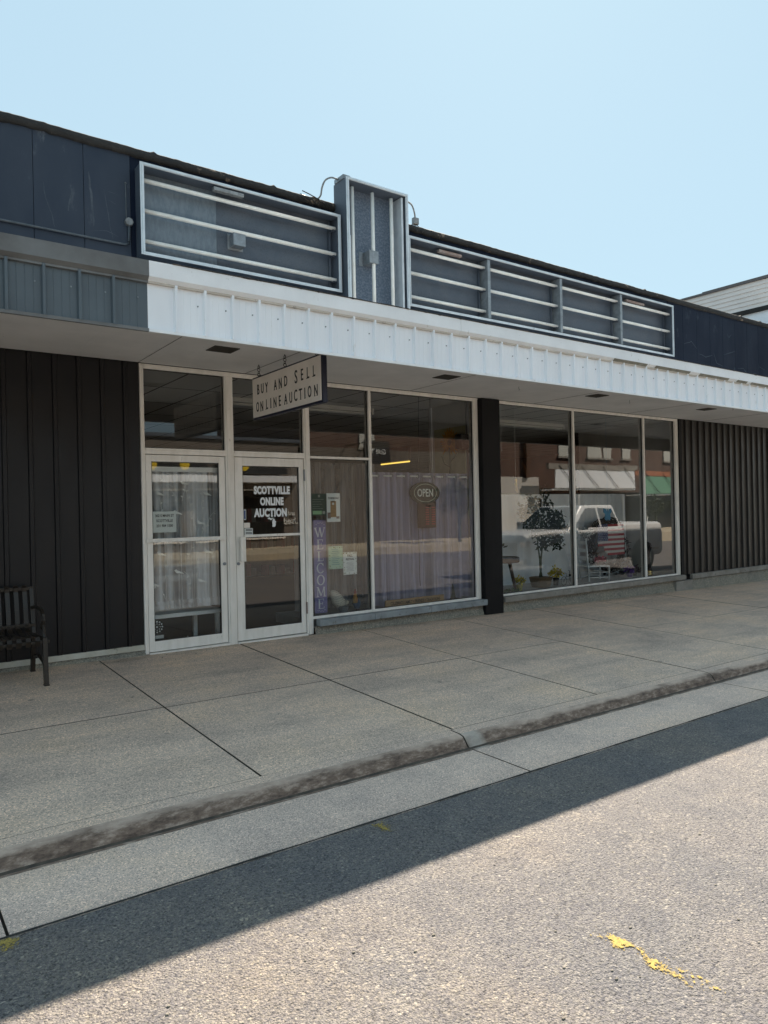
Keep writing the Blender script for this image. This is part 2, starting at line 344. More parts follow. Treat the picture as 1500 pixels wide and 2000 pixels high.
m_glass = glass('window_glass'); m_glassd = glass('dark_glass', (.25, .27, .27), 1.6, 0)
m_conduit = M('conduit_steel', (.30, .31, .31), .45, .4, c2=(.20, .2, .2), vs=20)
m_condp = M('painted_conduit', (.055, .07, .085), .5, c2=(.10, .115, .13), vs=15)
m_roof = M('roof_membrane', (.09, .09, .09), .9, c2=(.13, .125, .12), vs=2)
m_int = M('interior_wall_paint', (.66, .64, .60), .8, c2=(.58, .565, .53), vs=2)
m_intd = M('interior_wood_panel', (.10, .062, .038), .6, c2=(.14, .09, .055), vs=3, st=(8, 1, .4))
m_ifl = M('brown_carpet', (.075, .05, .032), .95, c2=(.10, .07, .045), vs=30)
m_ledge = M('display_floor', (.38, .38, .38), .7, c2=(.3, .3, .3), vs=4)
def ceiltile():
    m, n, out = newmat('ceiling_tile'); b = ND(n, 'ShaderNodeBsdfPrincipled', Roughness=.85); n.links.new(b.outputs[0], out.inputs[0])
    g = n.nodes.new('ShaderNodeNewGeometry'); t = ND(n, 'ShaderNodeTexBrick', Scale=1.); t.offset = 0
    n.links.new(g.outputs['Position'], t.inputs['Vector']); t.inputs['Brick Width'].default_value = .61; t.inputs['Row Height'].default_value = 1.22
    t.inputs['Mortar Size'].default_value = .012; t.inputs['Mortar Smooth'].default_value = 0
    t.inputs['Color1'].default_value = (.80, .79, .76, 1); t.inputs['Color2'].default_value = (.74, .73, .70, 1); t.inputs['Mortar'].default_value = (.05, .05, .05, 1)
    n.links.new(t.outputs[0], b.inputs['Base Color']); return m
m_ceil = ceiltile()
m_lace = sheer('white_lace', (.95, .97, 1.), .66, con=(.34, 1.)); m_laceh = M('lace_embroidery', (.95, .96, .94), .9)
m_sheer = sheer('grey_lavender_sheer', (.60, .57, .74), .80, con=(.45, .92)); m_sheerg = sheer('grey_sheer', (.46, .45, .45), .68, con=(.4, .8))
m_cloth = M('white_backdrop_cloth', (.95, .96, .97), .9, c2=(.90, .92, .95), vs=3, st=(5, 1, .4))
m_paper = M('white_paper', (.74, .76, .74), .8); m_ink = M('black_ink', (.02, .02, .02), .6)
m_lett = M('white_vinyl', (.86, .87, .88), .5)
m_sfac = M('beige_sign_face', (.95, .87, .80), .7, c2=(.86, .79, .72), vs=5, bump=.05)
m_snavy = M('navy_sign_edge', (.008, .010, .028), .45, c2=(.015, .018, .04), vs=12)
m_purp = M('lavender_paint', (.21, .19, .42), .7, c2=(.25, .23, .46), vs=14, st=(1, 1, 4))
m_wood = M('brown_wood', (.115, .058, .030), .5, c2=(.075, .036, .02), vs=8, st=(1, 1, 6)); m_woodl = M('tan_wood', (.46, .30, .15), .7, c2=(.34, .22, .11), vs=10, st=(1, 6, 6))
m_wicker = M('wicker', (.34, .235, .13), .8, c2=(.24, .155, .08), vs=60, bump=.5)
m_leaf = M('ficus_leaf', (.016, .028, .013), .6, spec=.25, c2=(.035, .052, .028), vs=14); m_stem = M('ficus_stem', (.10, .12, .07), .8)
m_yel = M('yellow_petal', (.88, .68, .03), .6, c2=(.45, .36, .05), vs=40); m_pot = M('yellow_pot', (.42, .36, .08), .5)
m_red = M('flag_red', (.42, .035, .045), .8); m_blue = M('flag_blue', (.035, .05, .17), .8); m_cwhite = M('flag_white', (.72, .70, .67), .8)
m_chair = M('white_chair_paint', (.92, .94, .94), .5, c2=(.84, .86, .85), vs=12)
m_vine = M('dark_vine', (.018, .014, .012), .8); m_pink = M('pink_flower', (.60, .10, .16), .6, c2=(.75, .25, .30), vs=40); m_wfl = M('white_flower', (.72, .72, .70), .7)
m_violet = M('violet_flower', (.15, .05, .35), .6); m_cyan = M('blue_felt', (.10, .36, .60), .7); m_brass = M('brass', (.65, .45, .12), .25, .9)
m_yline = M('yellow_road_paint', (.62, .40, .03), .8, c2=(.50, .32, .04), vs=40)
m_flat = lambda nm, c: M(nm, c, .7)

# ================================================================ GROUND
def wz(x, y): return .02 - .013*x + .035*y          # pavement height
def rz(x, y=0): return -.200 - .013*x               # road height
def sheet(name, mat, xs, ys, zf, lab, kind='structure', thick=0):
    mb = MB(); nx, ny = len(xs), len(ys)
    mb.add([(x, y, zf(x, y)) for y in ys for x in xs], [(j*nx+i, j*nx+i+1, (j+1)*nx+i+1, (j+1)*nx+i) for j in range(ny-1) for i in range(nx-1)])
    return tag(mb.build(name, mat), lab, None, None, kind)
sheet('ground', M('bare_ground', (.12, .11, .08), .95, c2=(.08, .10, .05), vs=.3), [-400, 400], [-400, 400], lambda x, y: -.9-.013*x*0-1.2*(1 if False else 0), 'bare ground reaching to the horizon')
xs_r = [-120, -60, -20, -6] + [i*1.0 for i in range(-5, 14)] + [20, 40, 70, 120]
sheet('road', m_asph, xs_r, [-18.0, -4.489], lambda x, y: rz(x), 'rough weathered asphalt street')
# pavement: real slabs with open joints over a dirt bed
xj = [-9.8, -8.2, -6.4, -4.7, -3.0, -1.3, .3, 1.937, 3.49, 5.165, 6.74, 8.36, 9.98, 11.6, 13.2, 14.85, 16.5, 18.2, 20, 22, 24, 27, 30]
yj = [-3.70, -1.975, .0]
mb = MB(); g = .0040
for i in range(len(xj)-1):
    for j in range(2):
        x0, x1, y0, y1 = xj[i]+g, xj[i+1]-g, yj[j]+(g*.4 if j else -.0015), yj[j+1]-(g*.4 if j == 0 else 0)
        dz = random.uniform(-.0015, .0015)
        vs = [(x, y, wz(x, y)+dz) for y in (y0, y1) for x in (x0, x1)]; e = .004
        top = [(x0+e, y0+e), (x1-e, y0+e), (x1-e, y1-e), (x0+e, y1-e)]; bot = [(x0, y0), (x1, y0), (x1, y1), (x0, y1)]
        vv = [(x, y, wz(x, y)+dz) for x, y in top] + [(x, y, wz(x, y)+dz-.003) for x, y in bot] + [(x, y, wz(x, y)-.05) for x, y in bot]
        mb.mi = 0; mb.add(vv, [(0, 1, 2, 3)]); mb.mi = 1; mb.add(vv, [(a, 4+a, 4+(a+1) % 4, (a+1) % 4) for a in range(4)] + [(4+a, 8+a, 8+(a+1) % 4, 4+(a+1) % 4) for a in range(4)])
tag(mb.build('pavement', [m_walk, m_dirt]), 'grey broom-finished concrete pavement slabs', None, None, 'structure')
sheet('dirt_ground', m_dirt, [-10, 30], [-4.478, .12], lambda x, y: wz(x, y)-.018 if y > -3 else rz(x)-.02, 'dark dirt lying under and between the pavement slabs')
# kerb and gutter, cast in lengths
kj = [-9, -5.8, -2.65, .44, 3.465, 6.75, 9.9, 13.1, 16.3, 19.5, 23, 27, 30]
mk, mg = MB(), MB()
for i in range(len(kj)-1):
    a, b = kj[i]+.006, kj[i+1]-.006; N = max(8, int((b-a)/.06)) if -1 < a < 8 else 12
    xs = [a+(b-a)*t/N for t in range(N+1)]
    prof = [(-3.702, 0, 0), (-3.80, -.001, 0), (-3.845, -.006, .4), (-3.872, -.022, 1), (-3.889, -.050, 1), (-3.902, -.071, .6), (-3.911, -.078, 0), (-3.95, -.0765, 0)]
    rows = []
    for x in xs:
        row = []
        edge = min(x-a, b-x); chip = .012*math.exp(-edge/.03)
        for (y, dz, nzf) in prof:
            q = noise.noise(Vector((x*2.2, y*9, 1.3)))*.010*nzf + noise.noise(Vector((x*13, y*30, 5)))*.009*nzf
            row.append((x, y+q+chip*nzf, wz(x, -3.86)+(wz(x, y)-wz(x, -3.86) if dz > -.003 else 0)+dz-chip*nzf*.6))
        row.append((x, -4.472+noise.noise(Vector((x*6, 3, 0)))*.006, rz(x)+.006)); row.append((x, -4.472, rz(x)-.03)); rows.append(row)
    n = len(rows[0])
    for r in range(N):
        for k in range(n-1):
            tgt = mk if k < 7 else mg
            tgt.mi = 0
            if tgt is mk: tgt.mi = 1 if k < 1 else (2 if k == 5 else 0)
            tgt.add([rows[r][k], rows[r+1][k], rows[r+1][k+1], rows[r][k+1]], [(3, 2, 1, 0)])
def weld(o):
    import bmesh
    bm = bmesh.new(); bm.from_mesh(o.data); bmesh.ops.remove_doubles(bm, verts=bm.verts, dist=.0004); bmesh.ops.recalc_face_normals(bm, faces=bm.faces); bm.to_mesh(o.data); bm.free()
    for p in o.data.polygons: p.use_smooth = True
ko = tag(mk.build('kerb', [m_kerb, m_kerbtop, m_dirt]), 'worn concrete kerb with brown rusty stained face', None, None, 'structure'); weld(ko)
go = tag(mg.build('road_gutter', m_gut), 'smooth concrete gutter pan between kerb and asphalt', None, None, 'structure'); weld(go)
# tarry seam where the asphalt meets the gutter
mb = MB(); N = 900; L, Rr = [], []
for i in range(N+1):
    x = -4+16*i/N; n1 = noise.noise(Vector((x*3, 7, 0))); n2 = noise.noise(Vector((x*18, 7, 2))); c0 = -4.481+.004*n1; ww = max(.0015, .006+.008*n1+.005*n2)
    L.append((x, c0+ww*.4, rz(x)+.0075)); Rr.append((x, c0-ww, rz(x)+.0035))
mb.add(L+Rr, [(i, N+1+i, N+2+i, i+1) for i in range(N)])
tag(mb.build('road_seam', m_dirt2), 'dark dirty seam between gutter and asphalt', None, None, 'structure')
# far side pavement
mb = MB(); mb.box(-60, 90, -23.2, -18.0, -1.2, -.13)
fp = tag(mb.build('far_pavement', concrete('far_concrete', (.50, .43, .32))), 'sunlit pavement on the far side of the street', None, None, 'structure')
# worn yellow paint: a thin film that survives only on the stone tops
def yfilm(th=1.275):
    m, n, out = newmat('worn_yellow_paint'); b = ND(n, 'ShaderNodeBsdfPrincipled', Roughness=.9); t = n.nodes.new('ShaderNodeBsdfTransparent'); p = pos(n)
    col = ramp(n, noi(n, p, 90, 4), [(.35, (.26, .19, .06)), (.65, (.44, .32, .07))]); n.links.new(col, b.inputs['Base Color'])
    f1 = noi(n, p, 85, 5, .7); f2 = noi(n, pos(n, (1, .6, 1)), 16, 3, .6)
    u = n.nodes.new('ShaderNodeTexCoord').outputs['UV']; sx = n.nodes.new('ShaderNodeSeparateXYZ'); n.links.new(u, sx.inputs[0])
    e = ramp(n, sx.outputs[0], [(0., .0), (.35, .16), (.65, .16), (1., 0.)]); e2 = ramp(n, sx.outputs[1], [(0., .0), (.3, .12), (.75, .12), (1., 0.)])
    def add(a, b_):
        o = n.nodes.new('ShaderNodeMath'); o.operation = 'ADD'; n.links.new(a, o.inputs[0]); n.links.new(b_, o.inputs[1]); return o.outputs[0]
    f = ramp(n, add(add(add(f1, f2), e), e2), [(.0, 0.), (1., 1.)])
    mr = n.nodes.new('ShaderNodeMapRange'); n.links.new(add(add(add(f1, f2), e), e2), mr.inputs[0]); mr.inputs[1].default_value = th; mr.inputs[2].default_value = th+.06
    mx = n.nodes.new('ShaderNodeMixShader'); n.links.new(mr.outputs[0], mx.inputs[0]); n.links.new(t.outputs[0], mx.inputs[1]); n.links.new(b.outputs[0], mx.inputs[2]); n.links.new(mx.outputs[0], out.inputs[0]); return m
m_yfilm = yfilm(1.27); m_yfilm2 = yfilm(1.225)
def paint(x0, x1, y0, y1, label, m_=m_yfilm2):
    mb = MB(); mb.quad((x0, y0, rz(x0)+.004), (x1, y0, rz(x1)+.004), (x1, y1, rz(x1)+.004), (x0, y1, rz(x0)+.004))
    o = mb.build('road_marking', m_); uv = o.data.uv_layers.new(name='UV')
    for l, c in zip(uv.data, ((0, 0), (1, 0), (1, 1), (0, 1))): l.uv = c
    return tag(o, label, None, None, 'structure')
paint(2.185, 2.275, -4.64, -4.495, 'short worn dab of yellow paint beside the gutter')
paint(2.285, 2.395, -6.40, -5.86, 'broken worn yellow parking line on the sunlit asphalt', m_yfilm)
paint(.38, .48, -4.58, -4.49, 'tiny yellow paint remnant at the gutter joint')

mb = MB(); random.seed(17)
for i in range(240):
    if i < 90: x, y = random.uniform(.2, 7.5), -abs(random.gauss(0, .18))-.03
    elif i < 150: x, y = random.uniform(0, 7), -3.95-random.random()**2*.45
    else: x, y = random.uniform(0, 6), -4.5-random.random()*1.8
    s_ = random.uniform(.002, .0065); z = (wz(x, y) if y > -3.7 else rz(x)+(.004 if y > -4.47 else 0))+s_*.4
    mb.sphere((x, y, z), s_*random.uniform(.8, 1.6), s_, s_*.6, 6, 4)
tag(mb.build('grit', M('grit_stone', (.12, .105, .085), .9, c2=(.30, .27, .22), vs=9)), 'scattered grit and crumbs of stone on pavement and road', 'grit', None, 'stuff')
# ================================================================ SHOP BUILDING
shop = thing('shop_building', (7, 0, 0), 'long low one storey shop with dark parapet, white rib canopy and glass storefront', 'shop')
def rib_panel(x0, x1, z0, z1, y, p=.2286, x_off=0., h=.017, rw=.036, minor=True, zf=None):
    """vertical ribbed sheet facing -y"""
    pts = []; x = x0
    k = math.ceil((x0-x_off)/p)
    xs = [(x0, 0)]
    while True:
        c = x_off+k*p
        if c-rw/2 > x1: break
        if c-rw/2 > x0 and c+rw/2 < x1:
            xs += [(c-rw/2, 0), (c-rw/2+.008, h), (c+rw/2-.008, h), (c+rw/2, 0)]
            if minor:
                for q in (.27, .5, .73):
                    xx = c+p*q
                    if xx+.004 < x1: xs += [(xx-.003, 0), (xx-.001, -.0018), (xx+.001, -.0018), (xx+.003, 0)]
        k += 1
    xs.append((x1, 0)); xs.sort()
    mb = MB(); n = len(xs)
    zb = [(zf(x) if zf else z0) for x, _ in xs]
    mb.add([(x, y-d, zb[i]) for i, (x, d) in enumerate(xs)] + [(x, y-d, z1) for x, d in xs], [(i, i+1, n+i+1, n+i) for i in range(n-1)])
    return mb
# shell
mb = MB(); mb.box(-12, 17, 14.8, 15, -.8, 5.3); mb.box(-12, -11.8, .14, 14.8, -.8, 5.3); mb.box(16.8, 17, .14, 14.8, -.8, 5.3)
mb.box(-12, 17, .0, .14, 3.12, 5.28); mb.box(-12, 2.405, .02, .14, -.8, 3.12); mb.box(12.52, 17, .02, .14, -.8, 3.12)
mb.build('wall', m_brown, shop)
mb = MB(); mb.box(-11.8, 16.8, .14, 14.8, 5.0, 5.1); mb.build('roof', m_roof, shop)
mb = MB(); mb.box(2.3, 16.8, .14, 14.8, 3.085, 3.115); mb.build('ceiling', m_ceil, shop)
mb = MB(); mb.box(-11.8, 16.8, .10, 14.8, -.2, -.02); mb.build('floor', m_ifl, shop)
mb = MB(); mb.box(4.46, 7.3, .10, .95, .02, .14); mb.box(7.72, 12.6, .10, 1.25, -.02, .125); mb.build('display_floor', m_ledge, shop)
for bx_ in ((7.29, 7.42, .10, 1.08), (12.62, 12.7, .10, 2.4), (2.2, 2.3, .1, 6)):
    mb = MB(); mb.box(*bx_, .0, 3.085); mb.build('partition', m_int, shop)
mb = MB(); mb.box(2.3, 16.8, 8.9, 9.0, 0, 2.5); mb.build('shop_partition', m_intd, shop)
# ribbed walls below the canopy
rib_panel(-12, 2.402, .10, 3.10, .0, x_off=1.34, h=.02, rw=.05, minor=False).build('wall_panel', m_brown, shop)
rib_panel(12.62, 17, .15, 3.10, -.0, x_off=12.66+.115, h=.03, rw=.085, minor=True).build('wall_panel', m_brownr, shop)
mb = MB(); mb.box(12.52, 12.60, -.03, .02, .15, 3.10); mb.build('corner_trim', m_black, shop)
# foundation strips and sills
mb = MB()
mb.box(-12, 2.40, -.025, .02, .045, .100)
mb.build('base_trim', M('weathered_white_board', (.62, .60, .53), .8, c2=(.45, .42, .34), vs=4, c3=(.13, .11, .08), s3=14, v3=(.6, .7)), shop)
def rough_base(x0, x1, y, ztop, mat, d=.02):
    mb = MB(); N = int((x1-x0)/.05); ys = []
    rows = []
    for i in range(N+1):
        x = x0+(x1-x0)*i/N; r = []
        for z in (ztop, ztop*.5+wz(x, 0)*.5, wz(x, 0)+.02, wz(x, 0)-.03):
            q = noise.noise(Vector((x*6, z*20, 2)))*d*.6
            yy = y+q-(d if z < wz(x, 0)+.021 and ztop-z > .01 else 0)
            r.append((x, yy, z))
        rows.append(r)
    for i in range(N):
        for k in range(3): mb.add([rows[i][k], rows[i+1][k], rows[i+1][k+1], rows[i][k+1]], [(3, 2, 1, 0)])
    o = mb.build('foundation', mat, shop); weld(o); return o
rough_base(-12, 2.41, -.005, .046, m_found); rough_base(4.49, 7.34, -.02, .062, m_found); rough_base(7.72, 12.52, -.02, .06, m_found, .03)
rough_base(12.53, 16.98, -.03, .04, m_found, .03)
mb = MB(); mb.box(12.25, 12.80, -.075, .0, -.2, .045); mb.build('foundation_block', m_sill2, shop, bevel=.006)
def sill(x0, x1, cuts, y0, z0, z1, mat):
    mb = MB(); c = [x0]+cuts+[x1]
    for a, b in zip(c, c[1:]): mb.box(a+.0015, b-.0015, y0, .0, z0, z1)
    return mb.build('sill', mat, shop, bevel=.008)
sill(4.52, 7.37, [5.35, 6.3], -.10, .065, .150, m_sill); sill(7.73, 12.55, [9.3, 10.9], -.10, .065, .150, m_sill2); sill(12.82, 16.98, [14.6], -.07, .05, .145, m_sill2)
# column
mb = MB(); mb.box(7.34, 7.71, -.085, .09, -.09, 3.095); mb.build('column', m_black, shop, bevel=.012)
# parapet panels: left part paled by painted sky sheen, plain navy elsewhere
mb = MB(); xb = [-12, -10.6, -9.2, -7.8, -6.4, -5, -3.6, -2.2, -.9, -.1, .45, .93, 1.41, 1.88, 2.35]
for a, b in zip(xb, xb[1:]): mb.box(a+.002, b-.002, -.03, 0, 3.30, 5.31)
mb.build('parapet_panel', m_navyl, shop, bevel=.002)
mb = MB(); xb = [2.35] + [2.35+.47*i for i in range(1, 22)] + [12.24+.4785*i for i in range(0, 11)]
xb = sorted(set([round(v, 3) for v in xb if v < 16.95] + [16.95]))
for a, b in zip(xb, xb[1:]):
    if b-a > .02: mb.box(a+.002, b-.002, -.03, 0, 3.30, 5.31)
mb.build('parapet_panel', m_navy, shop, bevel=.002)
# scratches and peeled marks on the painted panels
def squiggle(name, mat, items):
    for pts, w_ in items:
        mb = MB(); pts2 = []
        for a, b in zip(pts, pts[1:]):
            for q in range(4):
                t = q/4; x = a[0]+(b[0]-a[0])*t; z = a[1]+(b[1]-a[1])*t; pts2.append((x+.012*noise.noise(Vector((x*9, z*9, 1))), z+.02*noise.noise(Vector((x*7, z*7, 5)))))
        pts2.append(pts[-1]); n = len(pts2); L, Rr = [], []
        for i, (x, z) in enumerate(pts2):
            x1, z1 = pts2[min(i+1, n-1)]; x0, z0 = pts2[max(i-1, 0)]; d = math.hypot(x1-x0, z1-z0) or 1; ww = w_*(.25+.75*math.sin(math.pi*(i+.5)/n))*(.7+.6*abs(noise.noise(Vector((x*20, z*20, 3)))))
            nx_, nz_ = -(z1-z0)/d*ww/2, (x1-x0)/d*ww/2; L.append((x+nx_, -.0312, z+nz_)); Rr.append((x-nx_, -.0312, z-nz_))
        mb.add(L+Rr, [(i, i+1, n+i+1, n+i) for i in range(n-1)]); mb.build(name, mat, shop)
m_scr = M('chalky_scratch', (.050, .062, .080), .7, c2=(.030, .040, .058), vs=30); m_scr2 = M('pale_drip', (.065, .080, .10), .7, c2=(.04, .052, .07), vs=14)
squiggle('scratch', m_scr, [([(12.75, 4.55), (13.0, 4.62), (13.2, 4.5)], .014), ([(13.25, 4.42), (13.5, 4.38), (13.75, 4.44)], .014), ([(13.8, 4.5), (13.9, 4.30), (14.15, 4.26)], .016), ([(14.2, 4.12), (14.4, 4.10), (14.62, 4.28)], .016), ([(14.2, 4.5), (14.62, 4.62)], .014),
    ([(14.7, 4.28), (14.95, 4.30), (15.1, 4.2), (15.5, 4.24)], .014), ([(15.2, 3.9), (15.6, 3.84)], .016), ([(14.3, 4.95), (14.4, 4.88), (14.5, 4.96)], .012), ([(15.6, 4.4), (15.85, 4.36)], .013), ([(13.2, 3.9), (13.6, 3.93)], .018)])
squiggle('scratch', m_scr2, [([(1.50, 4.80), (1.52, 4.62), (1.57, 4.50), (1.60, 4.36)], .012), ([(1.02, 4.9), (1.04, 4.6)], .014), ([(1.93, 5.0), (1.96, 4.7), (1.97, 4.45)], .030), ([(2.08, 4.85), (2.12, 4.6), (2.16, 4.36)], .009), ([(2.12, 4.84), (2.24, 4.83)], .006), ([(2.12, 4.75), (2.20, 4.73)], .006), ([(1.95, 4.40), (2.1, 4.43), (2.22, 4.39)], .008), ([(1.72, 4.55), (1.78, 4.8)], .02)])
# ragged tar coping
def coping(x0, x1, z0, zt, y0, y1, seed):
    mb = MB(); N = int((x1-x0)/.035); rows = []
    for i in range(N+1):
        x = x0+(x1-x0)*i/N; n1 = noise.noise(Vector((x*1.7, seed, 0))); n2 = noise.noise(Vector((x*11, seed, 4))); n3 = noise.noise(Vector((x*26, seed, 9)))
        low = z0+.022*n1+.016*n2+.010*n3; top = zt+.008*n1+.006*n2+.004*n3+(.016 if n2 > .46 else 0)
        yo = y0-.005*abs(n2)-.004*abs(n3)
        rows.append([(x, y0+.028, low), (x, yo-.004, low+.006), (x, yo-.006+.006*n3, (low+top)/2), (x, yo, top-.015), (x, yo+.02, top), (x, y1, top+.006*n3), (x, y1, top-.2)])
    for i in range(N):
        for k in range(6): mb.add([rows[i][k], rows[i+1][k], rows[i+1][k+1], rows[i][k+1]], [(3, 2, 1, 0)])
    o = mb.build('coping', m_tar, shop); weld(o); return o
coping(-12, 17, 5.275, 5.375, -.055, .22, 1.)
# canopy ------------------------------------------------------------
cy = -2.43
def canopy(x0, x1, mr, mbnd, mtrim, off, lipm, name):
    root = MB(); root.box(x0, x1, cy+.03, -.035, 3.10, 3.16); can = root.build('canopy', m_soff, shop)
    rp = rib_panel(x0, x1, 2.835, 3.185, cy, x_off=off, h=.030, rw=.034)
    mb = MB(); mb.box(x0, x1, cy+.003, cy+.03, 2.84, 3.30); mb.build('backing_board', m_intd, can)
    mb = MB(); mb.prism([(cy+.0, 2.815), (cy-.026, 2.815), (cy-.026, 2.838), (cy+.0, 2.838)], 'x', x0, x1); mb.build('drip_edge', lipm, can)
    N = max(2, int((x1-x0)/3.05)); bmx = MB(); tr = MB()
    for i in range(N):
        a = x0+(x1-x0)*i/N; b = x0+(x1-x0)*(i+1)/N - (.003 if i < N-1 else 0); wv = [0.003*noise.noise(Vector((i*3.3, 1, 0)))]*2
        bmx.prism([(cy-.022, 3.187), (cy-.052+wv[0], 3.214), (cy-.052+wv[0], 3.328), (cy-.046, 3.3275), (cy-.02, 3.31), (-.035, 3.31), (-.035, 3.29), (cy+.0, 3.29)], 'x', a, b)
        tr.prism([(cy+.0, 3.172), (cy-.024, 3.172), (cy-.024, 3.1865), (cy-.0, 3.1865)], 'x', a, b)
    bmx.build('flashing', mbnd, can); tr.build('trim_strip', mtrim, can)
    rp.mi = 1; k = math.ceil((x0-off)/.2286)
    while off+k*.2286 < x1-.2:
        xx = off+k*.2286+.175; rp.lathe((xx, cy, 3.06), [(.006, -.006), (.006, 0)], 8, 'y'); k += 1
    rp.build('rib_panel', [mr, m_ballast], can)
    return can
cg = canopy(-12, 1.72, m_grey, m_greyb, m_greyb, 1.475, m_greyb, 'g')
cw = canopy(1.721, 16.98, m_white, m_band, m_cream, 1.93, m_band, 'w')
cw['label'] = 'white ribbed canopy section'; cg['label'] = 'grey painted canopy section'
# lichen-stained cream trim lying proud on the right half
mb = MB()
random.seed(5); x = 7.2
while x < 16:
    L_ = random.uniform(.25, .9); mb.prism([(cy-.026, 3.187), (cy-.054, 3.212), (cy-.0565, 3.209), (cy-.0285, 3.184)], 'x', x, x+L_); x += L_+random.uniform(0, .25)
mb.build('weathered_strip', M('lichen_stained_edge', (.20, .19, .15), .9, c2=(.30, .29, .25), vs=12), cw)
# torn roofing membrane lying along the top edge of the flashing
mb = MB(); N = 900; rows = []
for i in range(N+1):
    x = 1.9+(16.9-1.9)*i/N; n1 = noise.noise(Vector((x*5, 2, 0))); n2 = noise.noise(Vector((x*23, 2, 3))); t_ = .004+.006*max(0, n1+.3)+.006*max(0, n2)
    lw = cy-.055-.002*abs(n2); dr = .010*max(0, n2-.1)+.022*max(0, n1-.32)
    rows.append([(x, lw, 3.3285-dr), (x, lw-.003, 3.3285-dr*.5), (x, lw-.002, 3.329+t_), (x, cy-.02, 3.331+t_), (x, cy+.05, 3.320)])
for i in range(N):
    for k in range(4): mb.add([rows[i][k], rows[i+1][k], rows[i+1][k+1], rows[i][k+1]], [(3, 2, 1, 0)])
o = mb.build('torn_membrane', m_tar, cw); weld(o)
# soffit joints, vents, hooks
mb = MB()
for x in (2.39, 3.62, 6.05, 8.5, 10.9, 13.3):
    mb = MB(); mb.box(x-.0025, x+.0025, cy+.04, -.04, 3.097, 3.0995); mb.build('soffit_joint', m_aludark, cw)
for x in (2.91, 5.83, 8.75, 11.7):
    mb = MB(); mb.box(x-.13, x+.13, -1.16, -.93, 3.092, 3.0995)
    for q in range(9): mb.box(x-.12, x+.12, -1.155+q*.025, -1.150+q*.025, 3.088, 3.0925)
    v = mb.build('soffit_vent', M('dark_vent_mesh', (.06, .055, .045), .8), cw)
for xx, yy in ((.3, -1.6), (2.35, -1.75), (7.15, -1.0), (7.9, -1.9), (8.6, -1.6), (9.6, -1.0), (10.4, -1.75), (11.9, -1.4), (4.9, -1.9)):
    mb = MB(); mb.tube([(xx, yy, 3.10), (xx, yy, 3.075), (xx+.008, yy, 3.06), (xx, yy, 3.05)], .003, 6); mb.build('ceiling_hook', m_blackm, cw if xx > 1.8 else cg)
# conduit on the left parapet belongs to the wall wiring
cd = thing('electrical_conduit', (2.3, -.05, 4.3), 'thin metal conduit with round junction box on the left parapet panels', 'conduit')
mb = MB(); mb.tube([(-11, -.05, 4.31), (-2, -.05, 4.32), (2.28, -.05, 4.32), (2.315, -.05, 4.335), (2.322, -.05, 4.37), (2.322, -.05, 4.53)], .013, 8); mb.build('pipe', m_condp, cd, smooth=True)
mb = MB(); mb.lathe((2.322, -.03, 4.565), [(.045, 0), (.045, -.035), (.04, -.045)], 8, 'y'); mb.build('junction_box', m_conduit, cd)
mb = MB(); mb.tube([(2.30, -.036, 4.61), (2.298, -.036, 4.97)], .006, 6); mb.sphere((2.298, -.037, 4.975), .012, .01, .012, 8, 6); mb.build('wire', m_condp, cd)

# window frames ------------------------------------------------------
def bars(mb, L): 
    for (x0, x1, z0, z1) in L: mb.box(x0, x1, .0, .10, z0, z1)
def stepped(mb, x0, x1, z0, z1, y0=-.012):    # raised face moulding
    mb.box(x0, x1, y0, .0-.0, z0, z1)
fr = MB(); bars(fr, [(2.41, 2.455, -.01, 3.10), (2.455, 7.335, 3.05, 3.10), (3.372, 3.475, -.03, 3.05), (4.40, 4.485, -.03, 3.05), (2.455, 3.372, 2.135, 2.20), (3.475, 4.40, 2.135, 2.20),
    (5.38, 5.42, .15, 3.05), (4.485, 5.38, 2.14, 2.17), (4.485, 5.38, .15, .183), (5.42, 7.25, .15, .183), (7.25, 7.335, .15, 3.05)])
for a, b, z0, z1 in [(3.39, 3.43, -.03, 3.045), (2.46, 3.36, 2.175, 2.197), (3.48, 4.395, 2.175, 2.197), (2.46, 7.33, 3.075, 3.097), (2.412, 2.43, 0, 3.05), (4.42, 4.452, -.03, 3.04), (7.27, 7.29, .16, 3.05)]: fr.box(a, b, -.012, -.0005, z0, z1)
frameL = fr.build('window_frame', m_alu, shop, bevel=.0025)
fr = MB(); bars(fr, [(7.70, 7.735, .15, 3.10), (7.735, 12.42, 3.055, 3.10), (9.472, 9.512, .15, 3.055), (11.420, 11.460, .15, 3.055), (7.735, 9.472, .15, .178), (9.512, 11.420, .15, .178), (11.46, 12.42, .15, .178), (12.42, 12.518, .15, 3.10)])
for a, b, z0, z1 in [(7.74, 12.5, 3.078, 3.097), (12.43, 12.445, .16, 3.05), (12.475, 12.50, .16, 3.05)]: fr.box(a, b, -.012, -.0005, z0, z1)
frameR = fr.build('window_frame', m_alu, shop, bevel=.0025)
def pane(par, x0, x1, z0, z1, y=.052):
    mb = MB(); mb.quad((x0, y, z0), (x1, y, z0), (x1, y, z1), (x0, y, z1)); return mb.build('pane', m_glass, par)
for a in [(2.455, 3.372, 2.20, 3.05), (3.475, 4.40, 2.20, 3.05), (4.485, 5.38, 2.17, 3.05), (4.485, 5.38, .183, 2.14), (5.42, 7.25, .183, 3.05)]: pane(frameL, *a)
for a in [(7.735, 9.472, .178, 3.055), (9.512, 11.42, .178, 3.055), (11.46, 12.42, .178, 3.055)]: pane(frameR, *a)
gk = MB()
